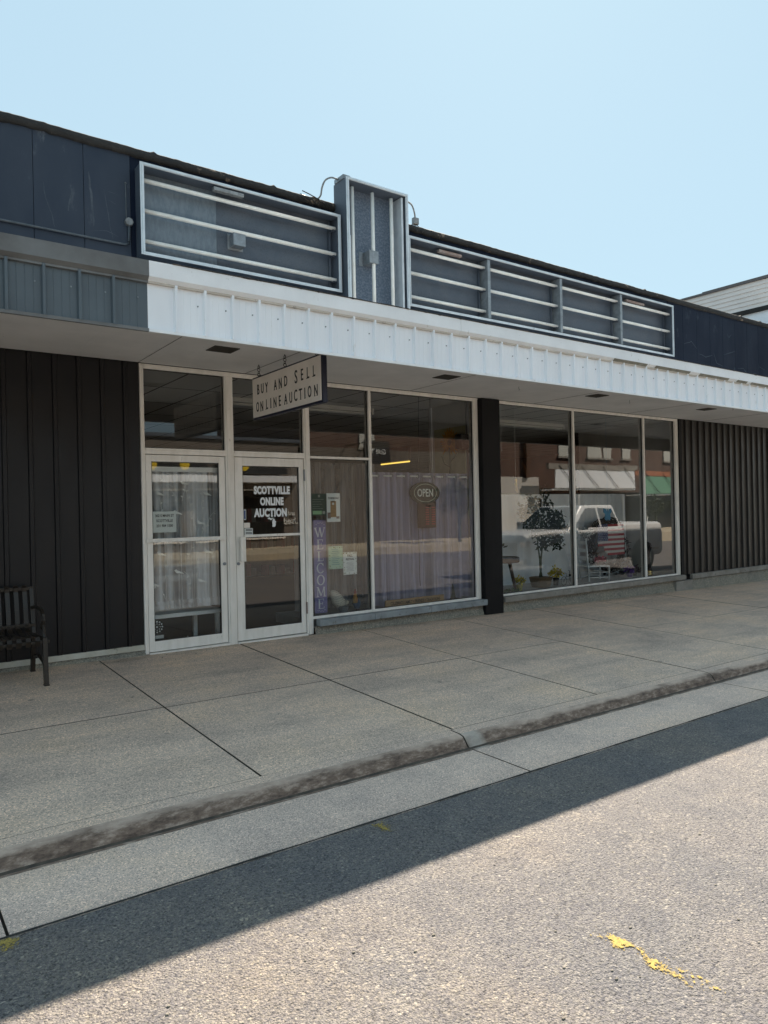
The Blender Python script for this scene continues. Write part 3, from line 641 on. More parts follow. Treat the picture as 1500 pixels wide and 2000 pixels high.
for a in [(2.455, 3.372, 2.20, 3.05), (3.475, 4.40, 2.20, 3.05), (4.485, 5.38, 2.17, 3.05), (4.485, 5.38, .183, 2.14), (5.42, 7.25, .183, 3.05)]:
    x0, x1, z0, z1 = a; t = .007
    gk.box(x0, x0+t, .03, .05, z0, z1); gk.box(x1-t, x1, .03, .05, z0, z1); gk.box(x0+t, x1-t, .03, .05, z1-t, z1); gk.box(x0+t, x1-t, .03, .05, z0, z0+t)
gk.build('gasket', m_blackm, frameL)
gk = MB()
for a in [(7.735, 9.472, .178, 3.055), (9.512, 11.42, .178, 3.055), (11.46, 12.42, .178, 3.055)]:
    x0, x1, z0, z1 = a; t = .007
    gk.box(x0, x0+t, .03, .05, z0, z1); gk.box(x1-t, x1, .03, .05, z0, z1); gk.box(x0+t, x1-t, .03, .05, z1-t, z1); gk.box(x0+t, x1-t, .03, .05, z0, z0+t)
gk.build('gasket', m_blackm, frameR)
# doors
def door(x0, x1, sl_, sr_, zt, zb, lab):
    mb = MB(); y0, y1 = .012, .055; z0, z1 = .012-.013*x0*.5+.01, 2.128
    mb.box(x0, x0+sl_, y0, y1, z0, z1); mb.box(x1-sr_, x1, y0, y1, z0, z1); mb.box(x0+sl_, x1-sr_, y0, y1, zt, z1); mb.box(x0+sl_, x1-sr_, y0, y1, z0, zb)
    d = mb.build('door', m_alu, shop, bevel=.003); d['label'] = lab
    p = pane(d, x0+sl_, x1-sr_, zb, zt, .036)
    gk = MB(); t = .008; a, b = x0+sl_, x1-sr_
    gk.box(a, a+t, .022, .034, zb, zt); gk.box(b-t, b, .022, .034, zb, zt); gk.box(a+t, b-t, .022, .034, zt-t, zt); gk.box(a+t, b-t, .022, .034, zb, zb+t); gk.build('gasket', m_blackm, d)
    return d
d1 = door(2.462, 3.365, .062, .072, 2.055, .115, 'door leaf hung with white lace curtain')
d2 = door(3.485, 4.392, .098, .062, 2.03, .125, 'door leaf with white vinyl lettering')
mb = MB(); mb.box(2.45, 3.355, -.018, .008, 1.182, 1.222); mb.box(2.445, 2.485, -.022, -.0185, 1.178, 1.226); mb.build('push_bar', m_alu, d1, bevel=.003)
mb = MB(); mb.box(3.585, 4.33, -.004, .010, 1.196, 1.226); mb.build('push_bar', m_alu, d2, bevel=.003)
mb = MB(); mb.box(3.535, 3.60, -.006, .0115, .915, 1.20); mb.box(3.52, 3.55, -.05, -.0065, .92, 1.205); mb.build('handle', m_alu, d2, bevel=.003)
for dd, x, z in ((d1, 3.335, .905), (d2, 3.507, .895)):
    mb = MB(); mb.lathe((x, .012, z), [(.018, 0), (.018, -.014), (.013, -.018)], 14, 'y'); mb.build('lock', m_ballast, dd, smooth=False)
for z in (.30, 1.93):
    mb = MB(); mb.lathe((4.398, .0, z-.07), [(.009, 0), (.009, .14)], 10); mb.build('hinge', m_rust if z < 1 else m_ballast, d2)
mb = MB(); mb.box(2.46, 3.37, -.02, .09, -.06, .018-.02); mb.box(3.476, 4.40, -.02, .09, -.06, -.012); mb.build('threshold', m_alu, shop)
# door lettering
UX, UZ = (1, 0, 0), (0, 0, 1)
lt = MB()
for body, size, cx_, z, xs_ in (('SCOTTVILLE', .122, 3.97, 1.705, .66), ('ONLINE', .122, 3.965, 1.572, .66), ('AUCTION', .128, 3.95, 1.435, .70)):
    t = text_mb(body, size, (cx_, .031, z), UX, UZ, xs_, .0075, sp=1.08); lt.add(t.v, t.f)
lt.build('lettering', m_lett, d2)
mich_l = [(.0, 0), (.035, .0), (.046, .02), (.043, .045), (.052, .06), (.044, .072), (.038, .062), (.036, .085), (.024, .097), (.012, .09), (.004, .07), (.0, .05), (.004, .03)]
mich_u = [(-.062, .098), (-.045, .112), (-.030, .118), (-.033, .108), (-.012, .100), (.010, .107), (.020, .098), (.002, .094), (-.012, .084), (-.022, .078), (-.024, .090), (-.044, .092)]
mb = MB(); mb.prism([(3.963+a, 1.308+b) for a, b in mich_l][::-1], 'y', .029, .032); mb.prism([(3.963+a, 1.308+b) for a, b in mich_u], 'y', .029, .032); mb.build('state_map_decal', m_lett, d2)
mb = MB(); mb.box(3.592, 3.626, .030, .033, 1.40, 1.52); mb.build('sticker', m_paper, d2)
mb = MB(); mb.box(3.598, 3.620, .0285, .0295, 1.41, 1.51); mb.build('sticker_print', M('blue_print', (.05, .08, .2), .6), d2)
mb = MB(); mb.box(3.592, 3.672, .030, .033, 1.305, 1.365); mb.build('sticker', m_sfac, d2)
mb = MB(); mb.box(3.600, 3.705, .027, .029, 1.225, 1.30); mb.build('sticker', m_paper, d2)
mb = MB()
for z in (1.235, 1.248, 1.270, 1.283): mb.box(3.615, 3.695, .0255, .0265, z, z+.007)
mb.build('sticker_print', m_ink, d2)

# ================================================================ SIGN FRAMES ON THE PARAPET
def signbox(name, x0, x1, z0, z1, label, divs, panels, tubes, ty=-.145, y0=-.21, vert=False):
    t = thing(name, ((x0+x1)/2, -.03, z0), label, 'sign frame', 'empty sign frames on the parapet')
    mb = MB(); fw = .05
    # outer casing, coloured dark to stand in for inner shadow, + raised lip
    mb.box(x0, x0+.03, y0, -.031, z0, z1); mb.box(x1-.03, x1, y0, -.031, z0, z1); mb.box(x0+.03, x1-.03, y0, -.031, z1-.03, z1); mb.box(x0+.03, x1-.03, y0, -.031, z0, z0+.03)
    mb.build('casing', m_galv, t); mb = MB()
    mb.box(x0-.008, x0+.034, y0-.015, y0-.0005, z0-.008, z1+.008); mb.box(x1-.034, x1+.008, y0-.015, y0-.0005, z0-.008, z1+.008)
    mb.box(x0+.034, x1-.034, y0-.015, y0-.0005, z1-.026, z1+.008); mb.box(x0+.034, x1-.034, y0-.015, y0-.0005, z0-.008, z0+.026)
    f = mb.build('frame', m_alusgn, t, bevel=.003)
    mb = MB()
    mb.box(x0+.01, x0+.022, y0-.022, y0-.0155, z0+.01, z1-.01); mb.box(x1-.022, x1-.01, y0-.022, y0-.0155, z0+.01, z1-.01)
    mb.box(x0+.022, x1-.022, y0-.022, y0-.0155, z1-.022, z1-.01); mb.build('face_rail', m_alusgn, t)
    for i, (a, b, mt) in enumerate(panels):
        mb = MB(); mb.box(a, b, -.045 if not vert else -.115, -.031 if not vert else -.10, z0+.03, z1-.03); mb.build('back_panel', mt, t)
    for d in divs:
        mb = MB(); w_ = .028; mb.box(d-w_, d+w_, y0-.004, -.046, z0+.036, z1-.036); mb.build('divider', m_ballast, t, bevel=.003)
    ed = [x0+.03]+divs+[x1-.03]
    if not vert:
        for z in tubes:
            for a, b in zip(ed, ed[1:]):
                aa = a+(.03 if a in divs else .005); bb = b-(.03 if b in divs else .005)
                mb = MB(); mb.tube([(aa, ty, z), (bb, ty, z)], .0235, 12); mb.build('lamp_tube', m_tube, t, smooth=True)
        for b in ed[1:]:
            mb = MB(); bb = b-(.03 if b in divs else .004)
            mb.box(bb-.05, bb-.025, -.075, -.046, z0+.04, z1-.04)
            for z in tubes: mb.box(bb-.045, bb-.001, ty-.03, -.076, z-.032, z-.024)
            mb.build('lamp_socket', m_galv, t)
    else:
        for x in tubes:
            mb = MB(); mb.tube([(x, ty, z0+.02), (x, ty, z1-.06)], .024, 12); mb.build('lamp_tube', m_tube, t, smooth=True)
    return t
tz = [5.0-.0, 4.68, 4.36]
sb1 = signbox('sign_frame', 2.40, 4.86, 4.20, 5.15, 'single bay wide sign frame with lighter backing at one end and three tubes', [], [(2.43, 3.30, m_galvl), (3.302, 4.83, m_galv)], tz)
sb2 = signbox('sign_frame', 5.93, 12.10, 4.20, 5.125, 'longest sign frame, divided into four bays with rusty ballast strips', [7.42, 9.0, 10.55], [(5.96, 7.42, m_galv), (7.422, 9.0, m_galv), (9.002, 10.55, m_galv), (10.552, 12.07, m_galv)], [4.98, 4.665, 4.345])
sb3 = signbox('sign_frame', 4.895, 5.845, 3.40, 5.60, 'tall upright empty sign frame standing above the roofline', [], [(4.925, 5.815, m_galvs)], [5.035, 5.345, 5.645], ty=-.235, y0=-.32, vert=True)
mb = MB(); mb.box(3.20, 3.56, -.235, -.175, 5.055, 5.095); mb.build('ballast_box', m_conduit, sb1, bevel=.004)
mb = MB(); mb.box(3.45, 3.60, -.17, -.046, 4.52, 4.66); mb.box(3.43, 3.62, -.052, -.046, 4.50, 4.68); mb.build('transformer_box', m_ballast, sb1, bevel=.004)
mb = MB(); mb.box(6.50, 6.92, -.19, -.13, 5.035, 5.07); mb.build('ballast_box', m_rust, sb2, bevel=.004)
mb = MB(); mb.box(10.78, 11.3, -.16, -.10, 5.02, 5.06); mb.build('ballast_box', m_rust, sb2, bevel=.004)
mb = MB(); mb.box(5.26, 5.40, -.27, -.116, 4.63, 4.79); mb.box(5.20, 5.259, -.122, -.1155, 4.62, 4.80); mb.build('transformer_box', m_ballast, sb3, bevel=.004)
mb = MB(); mb.box(4.885, 4.99, -.27, -.06, 5.601, 5.655); mb.build('cap', m_ballast, sb3, bevel=.004)
mb = MB(); mb.box(5.76, 5.79, -.30, -.05, 3.43, 5.56); mb.box(4.945, 4.96, -.30, -.25, 3.9, 4.9); mb.build('inner_channel', m_alusgn, sb3)
# arched conduits
mb = MB(); mb.curve([(4.885, -.15, 5.63), (4.80, -.13, 5.64), (4.73, -.10, 5.60), (4.705, -.06, 5.52), (4.70, -.03, 5.43), (4.66, -.01, 5.385), (4.58, 0, 5.375), (4.42, 0.0, 5.39)], .011, 8)
tag(mb.build('arched_conduit', m_conduit, None, (4.7, 0, 5.37), smooth=True), 'bare bent conduit arching from upright sign frame to roof by loose wires', 'conduit')
cr_ = thing('arched_conduit', (6.2, 0, 5.37), 'bent conduit with grey junction box arching down to roof above four bay frame', 'conduit')
mb = MB(); mb.curve([(5.85, -.15, 5.42), (5.98, -.12, 5.42), (6.10, -.08, 5.415), (6.17, -.04, 5.39), (6.22, -.01, 5.33), (6.235, 0, 5.27)], .011, 8)
cr_m = Vector((0, 0, .19)); mb.v = [(x, y, z+.22) for x, y, z in mb.v]; mb.build('pipe', m_conduit, cr_, smooth=True)
mb = MB(); mb.box(6.195, 6.28, -.03, .03, 5.41, 5.50); mb.build('junction_box', m_conduit, cr_, bevel=.006)
mb = MB(); mb.tube([(6.22, -.01, 5.41), (6.19, -.05, 5.36), (6.20, -.075, 5.29)], .006, 6); mb.tube([(6.25, -.01, 5.41), (6.28, -.05, 5.35), (6.30, -.075, 5.29)], .006, 6); mb.build('wire', m_blackm, cr_)
mb = MB(); random.seed(3)
for i in range(9):
    x = 4.35+i*.05; mb.tube([(x, -.07, 5.33), (x+.05, -.085, 5.30+random.uniform(-.04, .04)), (x+.12, -.08, 5.28+random.uniform(-.06, .02))], .005, 5)
mb.tube([(4.42, -.06, 5.41), (4.52, -.07, 5.385), (4.66, -.07, 5.35)], .006, 6)
tag(mb.build('loose_wires', m_vine, None, (4.5, 0, 5.3)), 'tangle of loose dark wires at roof edge left of upright frame', 'wires')

# ================================================================ HANGING SIGN
hs = thing('hanging_sign', (3.54, -1.18, 2.51), 'beige and navy hanging board reading BUY AND SELL ON LINE AUCTION under the canopy', 'sign')
mb = MB(); mb.box(3.515, 3.565, -1.93, -.44, 2.50, 2.965); mb.build('board', m_snavy, hs, bevel=.004)
mb = MB(); mb.box(3.505, 3.5145, -1.905, -.462, 2.523, 2.945); mb.build('face', m_sfac, hs)
def letters(par, body, size, y, z, xs_, off=.0006, sp=1.15, rise=0):
    t = text_mb(body, size, (3.5035, y, z), (0, -1, 0), UZ, xs_, off, sp=sp); t.build('lettering', m_ink, par)
lt = MB()
for body, y, z, s, xs_ in (('B', -.60, 2.765, .155, .62), ('U', -.70, 2.765, .15, .62), ('Y', -.80, 2.76, .15, .66), ('A', -1.00, 2.755, .15, .62), ('N', -1.11, 2.755, .15, .62), ('D', -1.225, 2.76, .15, .66),
        ('S', -1.44, 2.755, .185, .72), ('E', -1.56, 2.765, .16, .60), ('L', -1.675, 2.765, .155, .62), ('L', -1.79, 2.765, .15, .62),
        ('O', -.58, 2.58, .15, .55), ('N', -.68, 2.575, .15, .62), ('L', -.80, 2.58, .15, .62), ('I', -.89, 2.58, .15, .8), ('N', -.985, 2.575, .15, .62), ('E', -1.09, 2.575, .155, .62),
        ('A', -1.22, 2.575, .15, .62), ('U', -1.325, 2.575, .155, .58), ('C', -1.425, 2.58, .16, .62), ('T', -1.525, 2.58, .155, .66), ('I', -1.61, 2.58, .15, .8), ('O', -1.70, 2.58, .155, .58), ('N', -1.82, 2.575, .155, .62)):
    t = text_mb(body, s, (3.5035, y, z), (0, -1, 0), UZ, xs_, .0012, .003); lt.add(t.v, t.f)
    # little serifs at foot
    for q in (-.022, .022):
        if body in 'ANMTIYL' and not (body in 'TIYL' and q > 0): lt.box(3.5022, 3.5030, y-q-.012 if body not in 'TIY' else y-.014, y-q+.012 if body not in 'TIY' else y+.014, z-.002, z+.004)
lt.build('lettering', m_ink, hs)
def ring(mb, c, R, r, ax, n=14):
    pts = [];
    for k in range(n+1):
        a = 2*math.pi*k/n; u, v = R*math.cos(a), R*math.sin(a)
        pts.append((c[0]+(u if ax == 'x' else 0), c[1]+(u if ax == 'y' else 0), c[2]+v))
    mb.tube(pts, r, 6, cap=False)
for y in (-.55, -1.15, -1.78):
    mb = MB(); mb.tube([(3.54, y, 3.105), (3.54, y, 3.09)], .004, 6); ring(mb, (3.54, y, 3.072), .018, .004, 'y'); ring(mb, (3.54, y, 3.043), .016, .0035, 'x'); ring(mb, (3.54, y, 3.016), .016, .0035, 'y'); ring(mb, (3.54, y, 2.99), .016, .004, 'x'); mb.tube([(3.54, y, 2.975), (3.54, y, 2.955)], .004, 6)
    mb.build('chain', m_blackm, hs)

# ================================================================ BENCH
bn = thing('bench', (.45, -.42, 0), 'dark bronze metal strap bench against the brown wall', 'bench')
def zz(x, y): return wz(x, y)+.001
ends = [1.30, -.45]
for xe in ends:
    mb = MB(); a = xe
    z0 = wz(a, -.72)
    def bar(p, q, w1, w2):
        mb.loft([[(a-w1/2, p[0]-w2/2, p[1]), (a+w1/2, p[0]-w2/2, p[1]), (a+w1/2, p[0]+w2/2, p[1]), (a-w1/2, p[0]+w2/2, p[1])], [(a-w1/2, q[0]-w2/2, q[1]), (a+w1/2, q[0]-w2/2, q[1]), (a+w1/2, q[0]+w2/2, q[1]), (a-w1/2, q[0]+w2/2, q[1])]])
    bar((-.745, z0-.0), (-.70, .40), .038, .05); mb.box(a-.022, a+.022, -.775, -.72, z0-.002, z0+.012)
    zb = wz(a, -.12); bar((-.11, zb), (-.19, .36), .038, .055); bar((-.19, .36), (-.10, .80), .036, .04); mb.box(a-.022, a+.022, -.14, -.08, zb-.002, zb+.012)
    pr = [(-.70, .385), (-.42, .365), (-.19, .36)]
    mb.tube([(a, y, z) for y, z in pr], .02, 8)
    # curled arm rest
    mb.tube([(a, -.135, .615), (a, -.3, .635), (a, -.50, .64), (a, -.60, .63), (a, -.66, .595), (a, -.675, .55), (a, -.655, .50), (a, -.62, .47), (a, -.595, .485), (a, -.60, .52)], .017, 8)
    mb.tube([(a, -.655, .51), (a, -.69, .46), (a, -.70, .40)], .017, 8)
    mb.tube([(a, -.73, .13), (a, -.60, .17), (a, -.42, .20), (a, -.25, .17), (a, -.135, .13)], .014, 8)
    mb.build('end_frame', m_bench, bn, smooth=False, bevel=.003)
mb = MB(); mb.box(-.45, 1.32, -.115, -.085, .78, .815); mb.box(-.45, 1.32, -.205, -.18, .44, .47); mb.box(-.45, 1.34, -.72, -.695, .35, .375); mb.box(-.45, 1.30, -.24, -.21, .33, .355); mb.build('rail', m_bench, bn, bevel=.003)
mb = MB(); x = -.40
while x < 1.30:
    s = .0195
    P = [(-.705, .33), (-.735, .375), (-.715, .405), (-.60, .412), (-.45, .400), (-.33, .402), (-.22, .43), (-.19, .47), (-.165, .60), (-.125, .77), (-.128, .805), (-.105, .825), (-.085, .805), (-.09, .77)]
    r1 = [(x-s, y, z) for y, z in P]; r2 = [(x+s, y, z) for y, z in P]
    for i in range(len(P)-1):
        n_ = Vector((0, -(P[i+1][1]-P[i][1]), P[i+1][0]-P[i][0])).normalized()*.006
        a, b, c_, d = map(Vector, (r1[i], r2[i], r2[i+1], r1[i+1]))
        mb.add([a, b, c_, d, a+n_, b+n_, c_+n_, d+n_], [(0, 1, 2, 3), (7, 6, 5, 4), (0, 4, 5, 1), (2, 6, 7, 3), (1, 5, 6, 2), (3, 7, 4, 0)])
    x += .0745
mb.build('strap_seat', m_bench, bn)

# ================================================================ BEHIND THE GLASS, LEFT
def curtain(name, x0, x1, z0, z1, y, amp, per, mat, lab, cat, group=None, zbf=None, parent=None, N=None, gat=.0):
    N = N or int((x1-x0)/.012); mb = MB(); rows = []; K = 8
    for i in range(N+1):
        t = i/N; x = x0+(x1-x0)*t
        r = []
        for k in range(K+1):
            s = k/K; ph = x/per*2*math.pi; a_ = amp*(.7+.5*noise.noise(Vector((x*2, s*1.5, z0))))
            yy = y+a_*(math.sin(ph+.8*noise.noise(Vector((x*1.5, s, 7))))+.4*math.sin(ph*2.3+1+s)); zt = z1; zb = zbf(x) if zbf else z0+.006*math.sin(ph)
            r.append((x+.02*noise.noise(Vector((x*3, s*2, 3))), yy, zb+(zt-zb)*s))
        rows.append(r)
    for i in range(N):
        for k in range(K): mb.add([rows[i][k], rows[i+1][k], rows[i+1][k+1], rows[i][k+1]], [(0, 1, 2, 3)])
    return mb, rows
mb, _ = curtain('lace', 2.50, 3.34, .43, 2.01, .18, .035, .17, m_lace, '', '', zbf=lambda x: .45+.03*math.sin(x*9))
lace = thing('lace_curtain', (2.9, .16, .45), 'white sheer lace curtain with birds behind the left door', 'curtain')
mb.build('sheer', m_lace, lace, smooth=True)
mb = MB(); yb = .118
random.seed(21)
def bird(mb, x, z, s, fl):
    P = [(-.5, .12), (-.35, .30), (-.18, .33), (-.05, .18), (.25, .05), (.75, -.22), (.72, -.3), (.2, -.2), (-.15, -.18), (-.32, .0), (-.38, .12)]
    mb.quad(*[(x+fl*a*s, yb, z+b*s) for a, b in P])
for r in range(4):
    for q in range(3):
        x = 2.58+q*.27+(.06 if r % 2 else -.02); z = .72+r*.33+(.12 if q == 1 else 0); bird(mb, x, z, random.uniform(.075, .095), -1 if False else 1)
for i in range(15):
    x = random.uniform(2.55, 3.26); z = random.uniform(.5, 1.75); pts = [(x, z)]; a = random.uniform(1.0, 2.1)
    for k in range(7): a += random.uniform(-.35, .45); pts.append((pts[-1][0]+.04*math.cos(a), pts[-1][1]+.04*math.sin(a)))
    for k in range(7):
        p, q = pts[k], pts[k+1]
        if not (2.52 < q[0] < 3.3 and q[1] < 1.95): break
        stroke_mb(mb, [(p[0], p[1], q[0], q[1], .004)], (0, yb+.002, 0), UX, UZ, (0, 1, 0), .001)
        if k % 2: 
            e = random.choice((-1, 1)); dx, dz = .035*math.cos(a+e*1.1), .035*math.sin(a+e*1.1); nx_, nz_ = -dz*.22, dx*.22
            mb.quad((p[0], yb+.001, p[1]), (p[0]+dx*.5+nx_, yb+.001, p[1]+dz*.5+nz_), (p[0]+dx, yb+.001, p[1]+dz), (p[0]+dx*.5-nx_, yb+.001, p[1]+dz*.5-nz_))
mb.build('embroidery', m_laceh, lace)
mb = MB(); mb.box(2.50, 3.34, .135, .145, 1.955, 2.01); mb.build('hem', m_laceh, lace); 
mb, _ = curtain('h', 2.50, 3.34, .43, .52, .155, .024, .17, m_lace, '', ''); mb.build('hem', m_lace, lace, smooth=True)
tb = thing('side_table', (3.0, .5, 0), 'white painted table behind the lace curtain', 'table')
mb = MB(); mb.box(2.5, 3.42, .28, .62, .315, .36); mb.box(2.5, 3.42, .62, .66, .36, .40); mb.build('table_top', m_chair, tb, bevel=.004)
for x, y in ((3.37, .33), (3.20, .60), (2.53, .33), (2.55, .6)):
    mb = MB(); mb.box(x-.022, x+.022, y-.022, y+.022, -.018, .315); mb.build('leg', m_chair, tb)
for z in (.72, .78):
    pass
mb = MB(); mb.box(2.5, 3.36, .60, .62, .70, .77); mb.box(2.5, 3.2, .60, .62, .86, .90); mb.box(3.33, 3.36, .6, .66, .40, .92); mb.build('shelf_back', m_chair, tb)
cl = thing('ornament', (2.58, .16, .05), 'small black disc ornament ringed with white dots behind left door', 'ornament')
mb = MB(); mb.lathe((2.60, .17, .245), [(.075, 0), (.075, .02)], 20, 'y'); mb.box(2.53, 2.67, .15, .25, .115, .165); mb.box(2.55, 2.65, .15, .2, -.02, .115); mb.build('disc', m_ink, cl)
mb = MB()
for k in range(12): mb.lathe((2.60+.058*math.cos(k*math.pi/6), .168, .245+.058*math.sin(k*math.pi/6)), [(.009, 0), (.009, -.003)], 8, 'y')
for k in range(8): mb.lathe((2.60+.034*math.cos(k*math.pi/4), .168, .245+.034*math.sin(k*math.pi/4)), [(.006, 0), (.006, -.003)], 8, 'y')
mb.lathe((2.60, .168, .245), [(.012, 0), (.012, -.003)], 8, 'y'); mb.box(2.535, 2.665, .146, .1495, .12, .155); mb.build('dots', m_paper, cl)
mt = Matrix.Rotation(.5, 3, 'Y')
mb = MB(); mb.obox((3.00, .3, .04), .055, .05, .075, mt); tag(mb.build('tipped_cup', m_paper, None, (3.0, .3, .02), bevel=.01), 'tipped white paper cup on floor behind left door', 'cup')
mb = MB()
for k in range(4): mb.obox((3.10+.008*k, .28, .01+.017*k), .07, .05, .007, Matrix.Rotation(-.4, 3, 'Y'))
tag(mb.build('striped_box', m_paper, None, (3.1, .28, 0)), 'small black and white striped packet lying beside the tipped cup', 'packet')

def sheet_obj(name, x0, x1, z0, z1, y, mat, lab, cat, group=None, tilt=0):
    t = thing(name, ((x0+x1)/2, y, z0), lab, cat, group); mb = MB(); mb.box(x0, x1, y, y+.002, z0, z1); mb.build('paper', mat, t); return t
def lines(t, rows, mat, y, name='print'):
    mb = MB()
    for (x0, x1, z, h) in rows: mb.box(x0, x1, y-.0012, y-.0004, z, z+h)
    return mb.build(name, mat, t)
ad = sheet_obj('notice', 2.53, 2.795, 1.285, 1.515, .040, m_paper, 'white address notice with printed address and phone number on left door', 'notice')
lt = MB()
for s, z in (('302 S MAIN ST', 1.455), ('SCOTTVILLE', 1.400), ('231 904 1500', 1.345)):
    t = text_mb(s, .040, (2.665, .0395, z), UX, UZ, .82, .0006, .001); lt.add(t.v, t.f)
lt.build('lettering', m_ink, ad)
pg = sheet_obj('poster', 4.525, 4.735, 1.43, 1.705, .056, M('green_poster', (.03, .07, .05), .6), 'dark green notice with pale green box taped in the window', 'poster')
lines(pg, [(4.54, 4.67, 1.445, .045)], M('pale_green_print', (.28, .48, .28), .6), .056); lines(pg, [(4.68, 4.72, 1.45, .035), (4.62, 4.65, 1.66, .03), (4.54, 4.70, 1.63, .004), (4.54, 4.66, 1.60, .004), (4.54, 4.68, 1.57, .004), (4.54, 4.64, 1.54, .004), (4.54, 4.69, 1.515, .004)], M('grey_print', (.30, .34, .31), .6), .056, 'text_lines')
pc = sheet_obj('poster', 4.745, 4.945, 1.345, 1.71, .056, m_paper, 'white poster with CORNHOLE heading and tan game board picture', 'poster')
t = text_mb('CORNHOLE', .036, (4.845, .0555, 1.635), UX, UZ, .82, .0008, .001); t.build('lettering', m_ink, pc)
lines(pc, [(4.80, 4.885, 1.405, .205)], m_woodl, .056, 'board_print'); lines(pc, [(4.755, 4.80, 1.39, .075)], m_rust, .0555, 'corner_print'); lines(pc, [(4.886, 4.93, 1.385, .03)], m_rust, .0555, 'corner_print'); lines(pc, [(4.815, 4.87, 1.60, .012)], m_ink, .056, 'text_lines')
mb = MB(); mb.lathe((4.84, .0545, 1.575), [(.016, 0), (.016, -.001)], 14, 'y'); mb.build('hole_print', m_paper, pc)
pe = sheet_obj('poster', 4.755, 4.97, .745, 1.035, .056, M('mint_paper', (.46, .60, .48), .8), 'mint green flyer with leafy border in the window', 'poster')
lines(pe, [(4.80+.01*(i % 2), 4.92-.012*(i % 3), .80+i*.024, .005) for i in range(9)], M('teal_print', (.12, .28, .30), .7), .056, 'text_lines')
pf = sheet_obj('poster', 4.975, 5.185, .66, .95, .056, m_paper, 'white flyer headed FALL FESTIVAL with autumn border', 'poster')
lt = MB()
for s, z, q in (('FALL', .888, .045), ('FESTIVAL', .845, .038)):
    t = text_mb(s, q, (5.08, .0555, z), UX, UZ, .85, .0008, .001); lt.add(t.v, t.f)
lt.build('lettering', m_ink, pf)
lines(pf, [(5.02+.008*(i % 3), 5.14-.01*(i % 2), .705+i*.016, .004) for i in range(8)], M('grey_ink', (.25, .27, .30), .7), .056, 'text_lines')
random.seed(31)
for pp, (x0, x1, z0, z1) in ((pe, (4.755, 4.97, .745, 1.035)), (pf, (4.975, 5.185, .66, .95))):
    mb = MB()
    for i in range(34):
        u = random.random(); e = random.choice('lrtb'); mgn = random.uniform(.008, .024)
        x = x0+mgn if e == 'l' else x1-mgn if e == 'r' else x0+(x1-x0)*u; z = z0+mgn if e == 'b' else z1-mgn if e == 't' else z0+(z1-z0)*u
        x = min(max(x, x0+.01), x1-.01); z = min(max(z, z0+.01), z1-.01); s = random.uniform(.004, .010)
        mb.quad((x-s, .0553, z), (x, .0553, z-s*.6), (x+s, .0553, z), (x, .0553, z+s*.8))
    mb.build('leaf_border', M('autumn_print', (.30, .22, .06), .7, c2=(.12, .18, .06), vs=60), pp)
# WELCOME board
wb = thing('welcome_sign', (4.70, .16, .15), 'tall lavender board reading WELCOME in white serif letters', 'sign')
mb = MB(); mb.box(4.605, 4.79, .16, .185, .19, 1.375); mb.build('board', m_purp, wb, bevel=.004)
mb = MB(); h = .118
def serif(L, cx_, z):
    S = []; W = .062; tk, th, sf = .020, .009, .007
    if L == 'W': S = [(-W-.006, h, -W*.42, 0, tk), (-W*.42, 0, 0, h, th), (0, h, W*.42, 0, tk), (W*.42, 0, W+.006, h, th), (-W-.02, h, -W+.018, h, sf), (-.012, h, .014, h, sf), (W-.01, h, W+.018, h, sf)]
    if L == 'E': S = [(-.028, 0, -.028, h, tk), (-.045, 0, .040, 0, sf), (-.045, h, .036, h, sf), (-.028, h*.52, .020, h*.52, sf), (.040, -.003, .042, .026, sf), (.036, h+.003, .037, h-.024, sf), (.020, h*.52-.016, .020, h*.52+.016, sf)]
    if L == 'L': S = [(-.022, 0, -.022, h, tk), (-.042, h, .0, h, sf), (-.042, 0, .042, 0, sf), (.042, -.003, .044, .030, sf)]
    if L == 'M': S = [(-W*.8, 0, -W*.72, h, th), (W*.8, 0, W*.72, h, tk), (-W*.72, h, 0, .01, tk), (0, .01, W*.72, h, th), (-W-.006, 0, -W*.5, 0, sf), (W*.5, 0, W+.010, 0, sf), (-W, h, -W*.55, h, sf), (W*.55, h, W, h, sf)]
    if L in 'CO':
        n = 28; r0, r1 = (40, 322) if L == 'C' else (0, 360)
        for i in range(n):
            a = R_(r0+(r1-r0)*i/n); b = R_(r0+(r1-r0)*(i+1.15)/n); t = th+(tk-th)*abs(math.cos((a+b)/2))
            S.append((.048*math.cos(a), h/2+h*.52*math.sin(a), .048*math.cos(b), h/2+h*.52*math.sin(b), t))
        if L == 'C': S += [(.040, h*.98, .040, h*.70, sf)]
    stroke_mb(mb, S, (cx_, .1592, z), UX, UZ, (0, -1, 0), .0015)
for i, L in enumerate('WELCOME'): serif(L, 4.697, 1.155-i*.151)
for sgn, zc in ((1, 1.325), (-1, .225)):
    for k in range(7):
        x = 4.64+k*.019; z = zc+sgn*(.012-.0018*(k-3)**2); stroke_mb(mb, [(x, z, x+.014, z+.010*(1 if k % 2 else -1), .005)], (0, .1592, 0), UX, UZ, (0, -1, 0), .001)
mb.build('lettering', M('pale_serif_paint', (.72, .74, .80), .7), wb)
